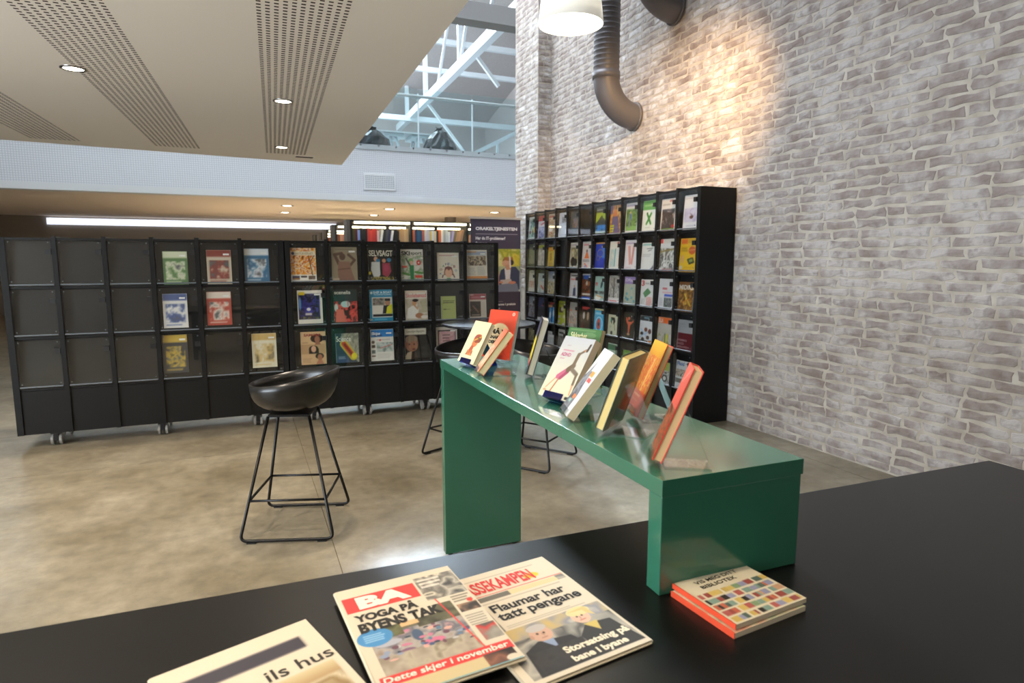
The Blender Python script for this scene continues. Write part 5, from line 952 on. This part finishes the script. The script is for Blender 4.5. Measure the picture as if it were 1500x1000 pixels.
paper_on_table('newspaper', 'newspaper at the left edge with a dark banner and a brown landscape photo', 'newspaper', LTL, LTR, LTL + ldn * .36, NB, [('r', .03, .13, .88, .24, '3c3840'), ('t', .55, .31, .98, .40, 'ils hus', '2e2a26', .01), ('w', .05, .30, .35, .40, 2, '8a8070'), ('n', .05, .44, .95, .85, '9a8a60 b8a480 8a7048 c8b898 7a6a50', 3, 4), ('g', .05, .42, .95, .52, 'c8b890', 'a88a60'), ('w', .05, .88, .95, .97, 3, 'a89c88')], 70, 4, .007, TZ + .0005, .0016, seed=4)
VB = 'e0d2b4'
def shelf_art():
    o = [('t', .20, .10, .80, .17, 'VIS MEG DITT', '2a2622', .02), ('t', .20, .21, .70, .28, 'BIBLIOTEK', '2a2622', .02)]
    rr = random.Random(3); cs = 'c86a50 8aa078 d0b060 3a3230 9a98b0 b86058 5a6a60 c89a78 d8b868 a05048 88a090'.split()
    for r in range(5):
        y0 = .345 + r * .13; x = .04
        while x < .96:
            wv = rr.uniform(.03, .11); o.append(('r', x, y0 + rr.uniform(0, .02), x + wv, y0 + .105, rr.choice(cs))); x += wv + rr.choice((.0, .0, .03))
    return o
ma, mb_, mc = zq(985, 862), zq(1078, 832), zq(1062, 928)
mu = Vector((mb_[0] - ma[0], mb_[1] - ma[1])).normalized(); mdn = Vector((mu.y, -mu.x)); mh = (Vector((mc[0], mc[1])) - Vector((ma[0], ma[1]))).length
paper_on_table('booklet', 'lower booklet of the pair, red spine showing beneath the library booklet', 'booklet', (ma[0] - .008, ma[1] - .006), (ma[0] - .008 + mu.x * .20, ma[1] - .006 + mu.y * .20), Vector((ma[0] - .008, ma[1] - .006)) + mdn * mh, VB, [('n', 0, .3, 1, 1, 'c86a50 d8c8a8 8aa078', 6, 2)], 20, 1, .011, TZ + .0005, 0, False, 'd04a2c', 5, False)
paper_on_table('booklet', 'booklet reading VIS MEG DITT BIBLIOTEK with coloured book spines, on top of the pair', 'booklet', (ma[0], ma[1]), (ma[0] + mu.x * .20, ma[1] + mu.y * .20), Vector((ma[0], ma[1])) + mdn * mh, VB, shelf_art(), 90, 1, .010, TZ + .0135, 0, False, 'd04a2c', 6, False)

# ------------------------------------------------------------------ bar stools and the round bar table
def make_stool(label, x, y, rz, group):
    """back towards local +x; sled runners along x at y = +-.225"""
    t = thing('bar_stool', label, 'bar stool', (x, y, 0), rz, group)
    SEATZ = .625
    nA, nR = 44, 10; v = []; f = []
    for j in range(nR + 1):
        s = j / nR
        for i in range(nA):
            a = 2 * math.pi * i / nA; bk = (1 + math.cos(a)) / 2
            rim = .135 + .07 * bk ** 1.3
            rx, ry = (.225 if math.cos(a) > 0 else .205), .225
            prof = math.sin(s * math.pi / 2) ** .85
            v.append((rx * prof * math.cos(a) * (1 + .05 * bk * s ** 3), ry * prof * math.sin(a), SEATZ + rim * s ** 2.6))
    for j in range(nR):
        for i in range(nA): f.append((j * nA + i, j * nA + (i + 1) % nA, (j + 1) * nA + (i + 1) % nA, (j + 1) * nA + i))
    o = obj('seat_shell', v, f, SHELL, t, True); so = o.modifiers.new('thick', 'SOLIDIFY'); so.thickness = .012; so.offset = -1
    MB().box(-.10, -.10, .600, .10, .10, .612).build('seat_plate', DARK_METAL, t)
    tops = {}
    for sy in (-1, 1):
        pts = [(-.10, sy * .095, .604), (-.225, sy * .225, .012), (.225, sy * .225, .012), (.10, sy * .095, .604)]
        MB().tube(fillet(pts, .035), .0078, 10).build('sled_leg', DARK_METAL, t, True)
        for px in (-.17, .17): MB().box(px - .022, sy * .225 - .009, 0, px + .022, sy * .225 + .009, .006).build('glide', RUBBER, t)
    k = (.604 - .20) / .592; lx = .10 + .125 * k; ly = .095 + .13 * k
    for p, q in (((-lx, -ly), (lx, -ly)), ((lx, -ly), (lx, ly)), ((lx, ly), (-lx, ly)), ((-lx, ly), (-lx, -ly))):
        MB().tube([(p[0], p[1], .20), (q[0], q[1], .20)], .0065, 8).build('footrest_bar', DARK_METAL, t, True)
    return t
s0 = make_stool('black shell bar stool at the left edge, nearest the camera', .205, 3.335, math.atan2(-.32, .947), 'black bar stools')
dup(s0, (1.80, 3.80, 0), math.atan2(.79, -.61), 'black shell bar stool right of the round table, behind the green counter')
dup(s0, (1.396, 4.08, 0), math.radians(23), 'black shell bar stool left of the round table, half hidden by the counter leg')
P = atz(716, 472.5, .915)
t = thing('bar_table', 'round black bar table between the stools behind the green counter', 'table', (P[0], P[1], 0))
rr_ = .5 * 137 * np.linalg.norm(P - _C) / FPX
MB().lathe([(.001, .897), (rr_ - .004, .897), (rr_, .901), (rr_, .911), (rr_ - .004, .915), (.001, .915)], 64, cap=False).build('tabletop', mat('black_bar_top', '15171b', .25), t)
MB().lathe([(.022, .02), (.022, .896)], 20).build('pedestal', DARK_METAL, t, True)
MB().lathe([(.11, 0), (.11, .012), (.03, .022)], 40).build('base', DARK_METAL, t)
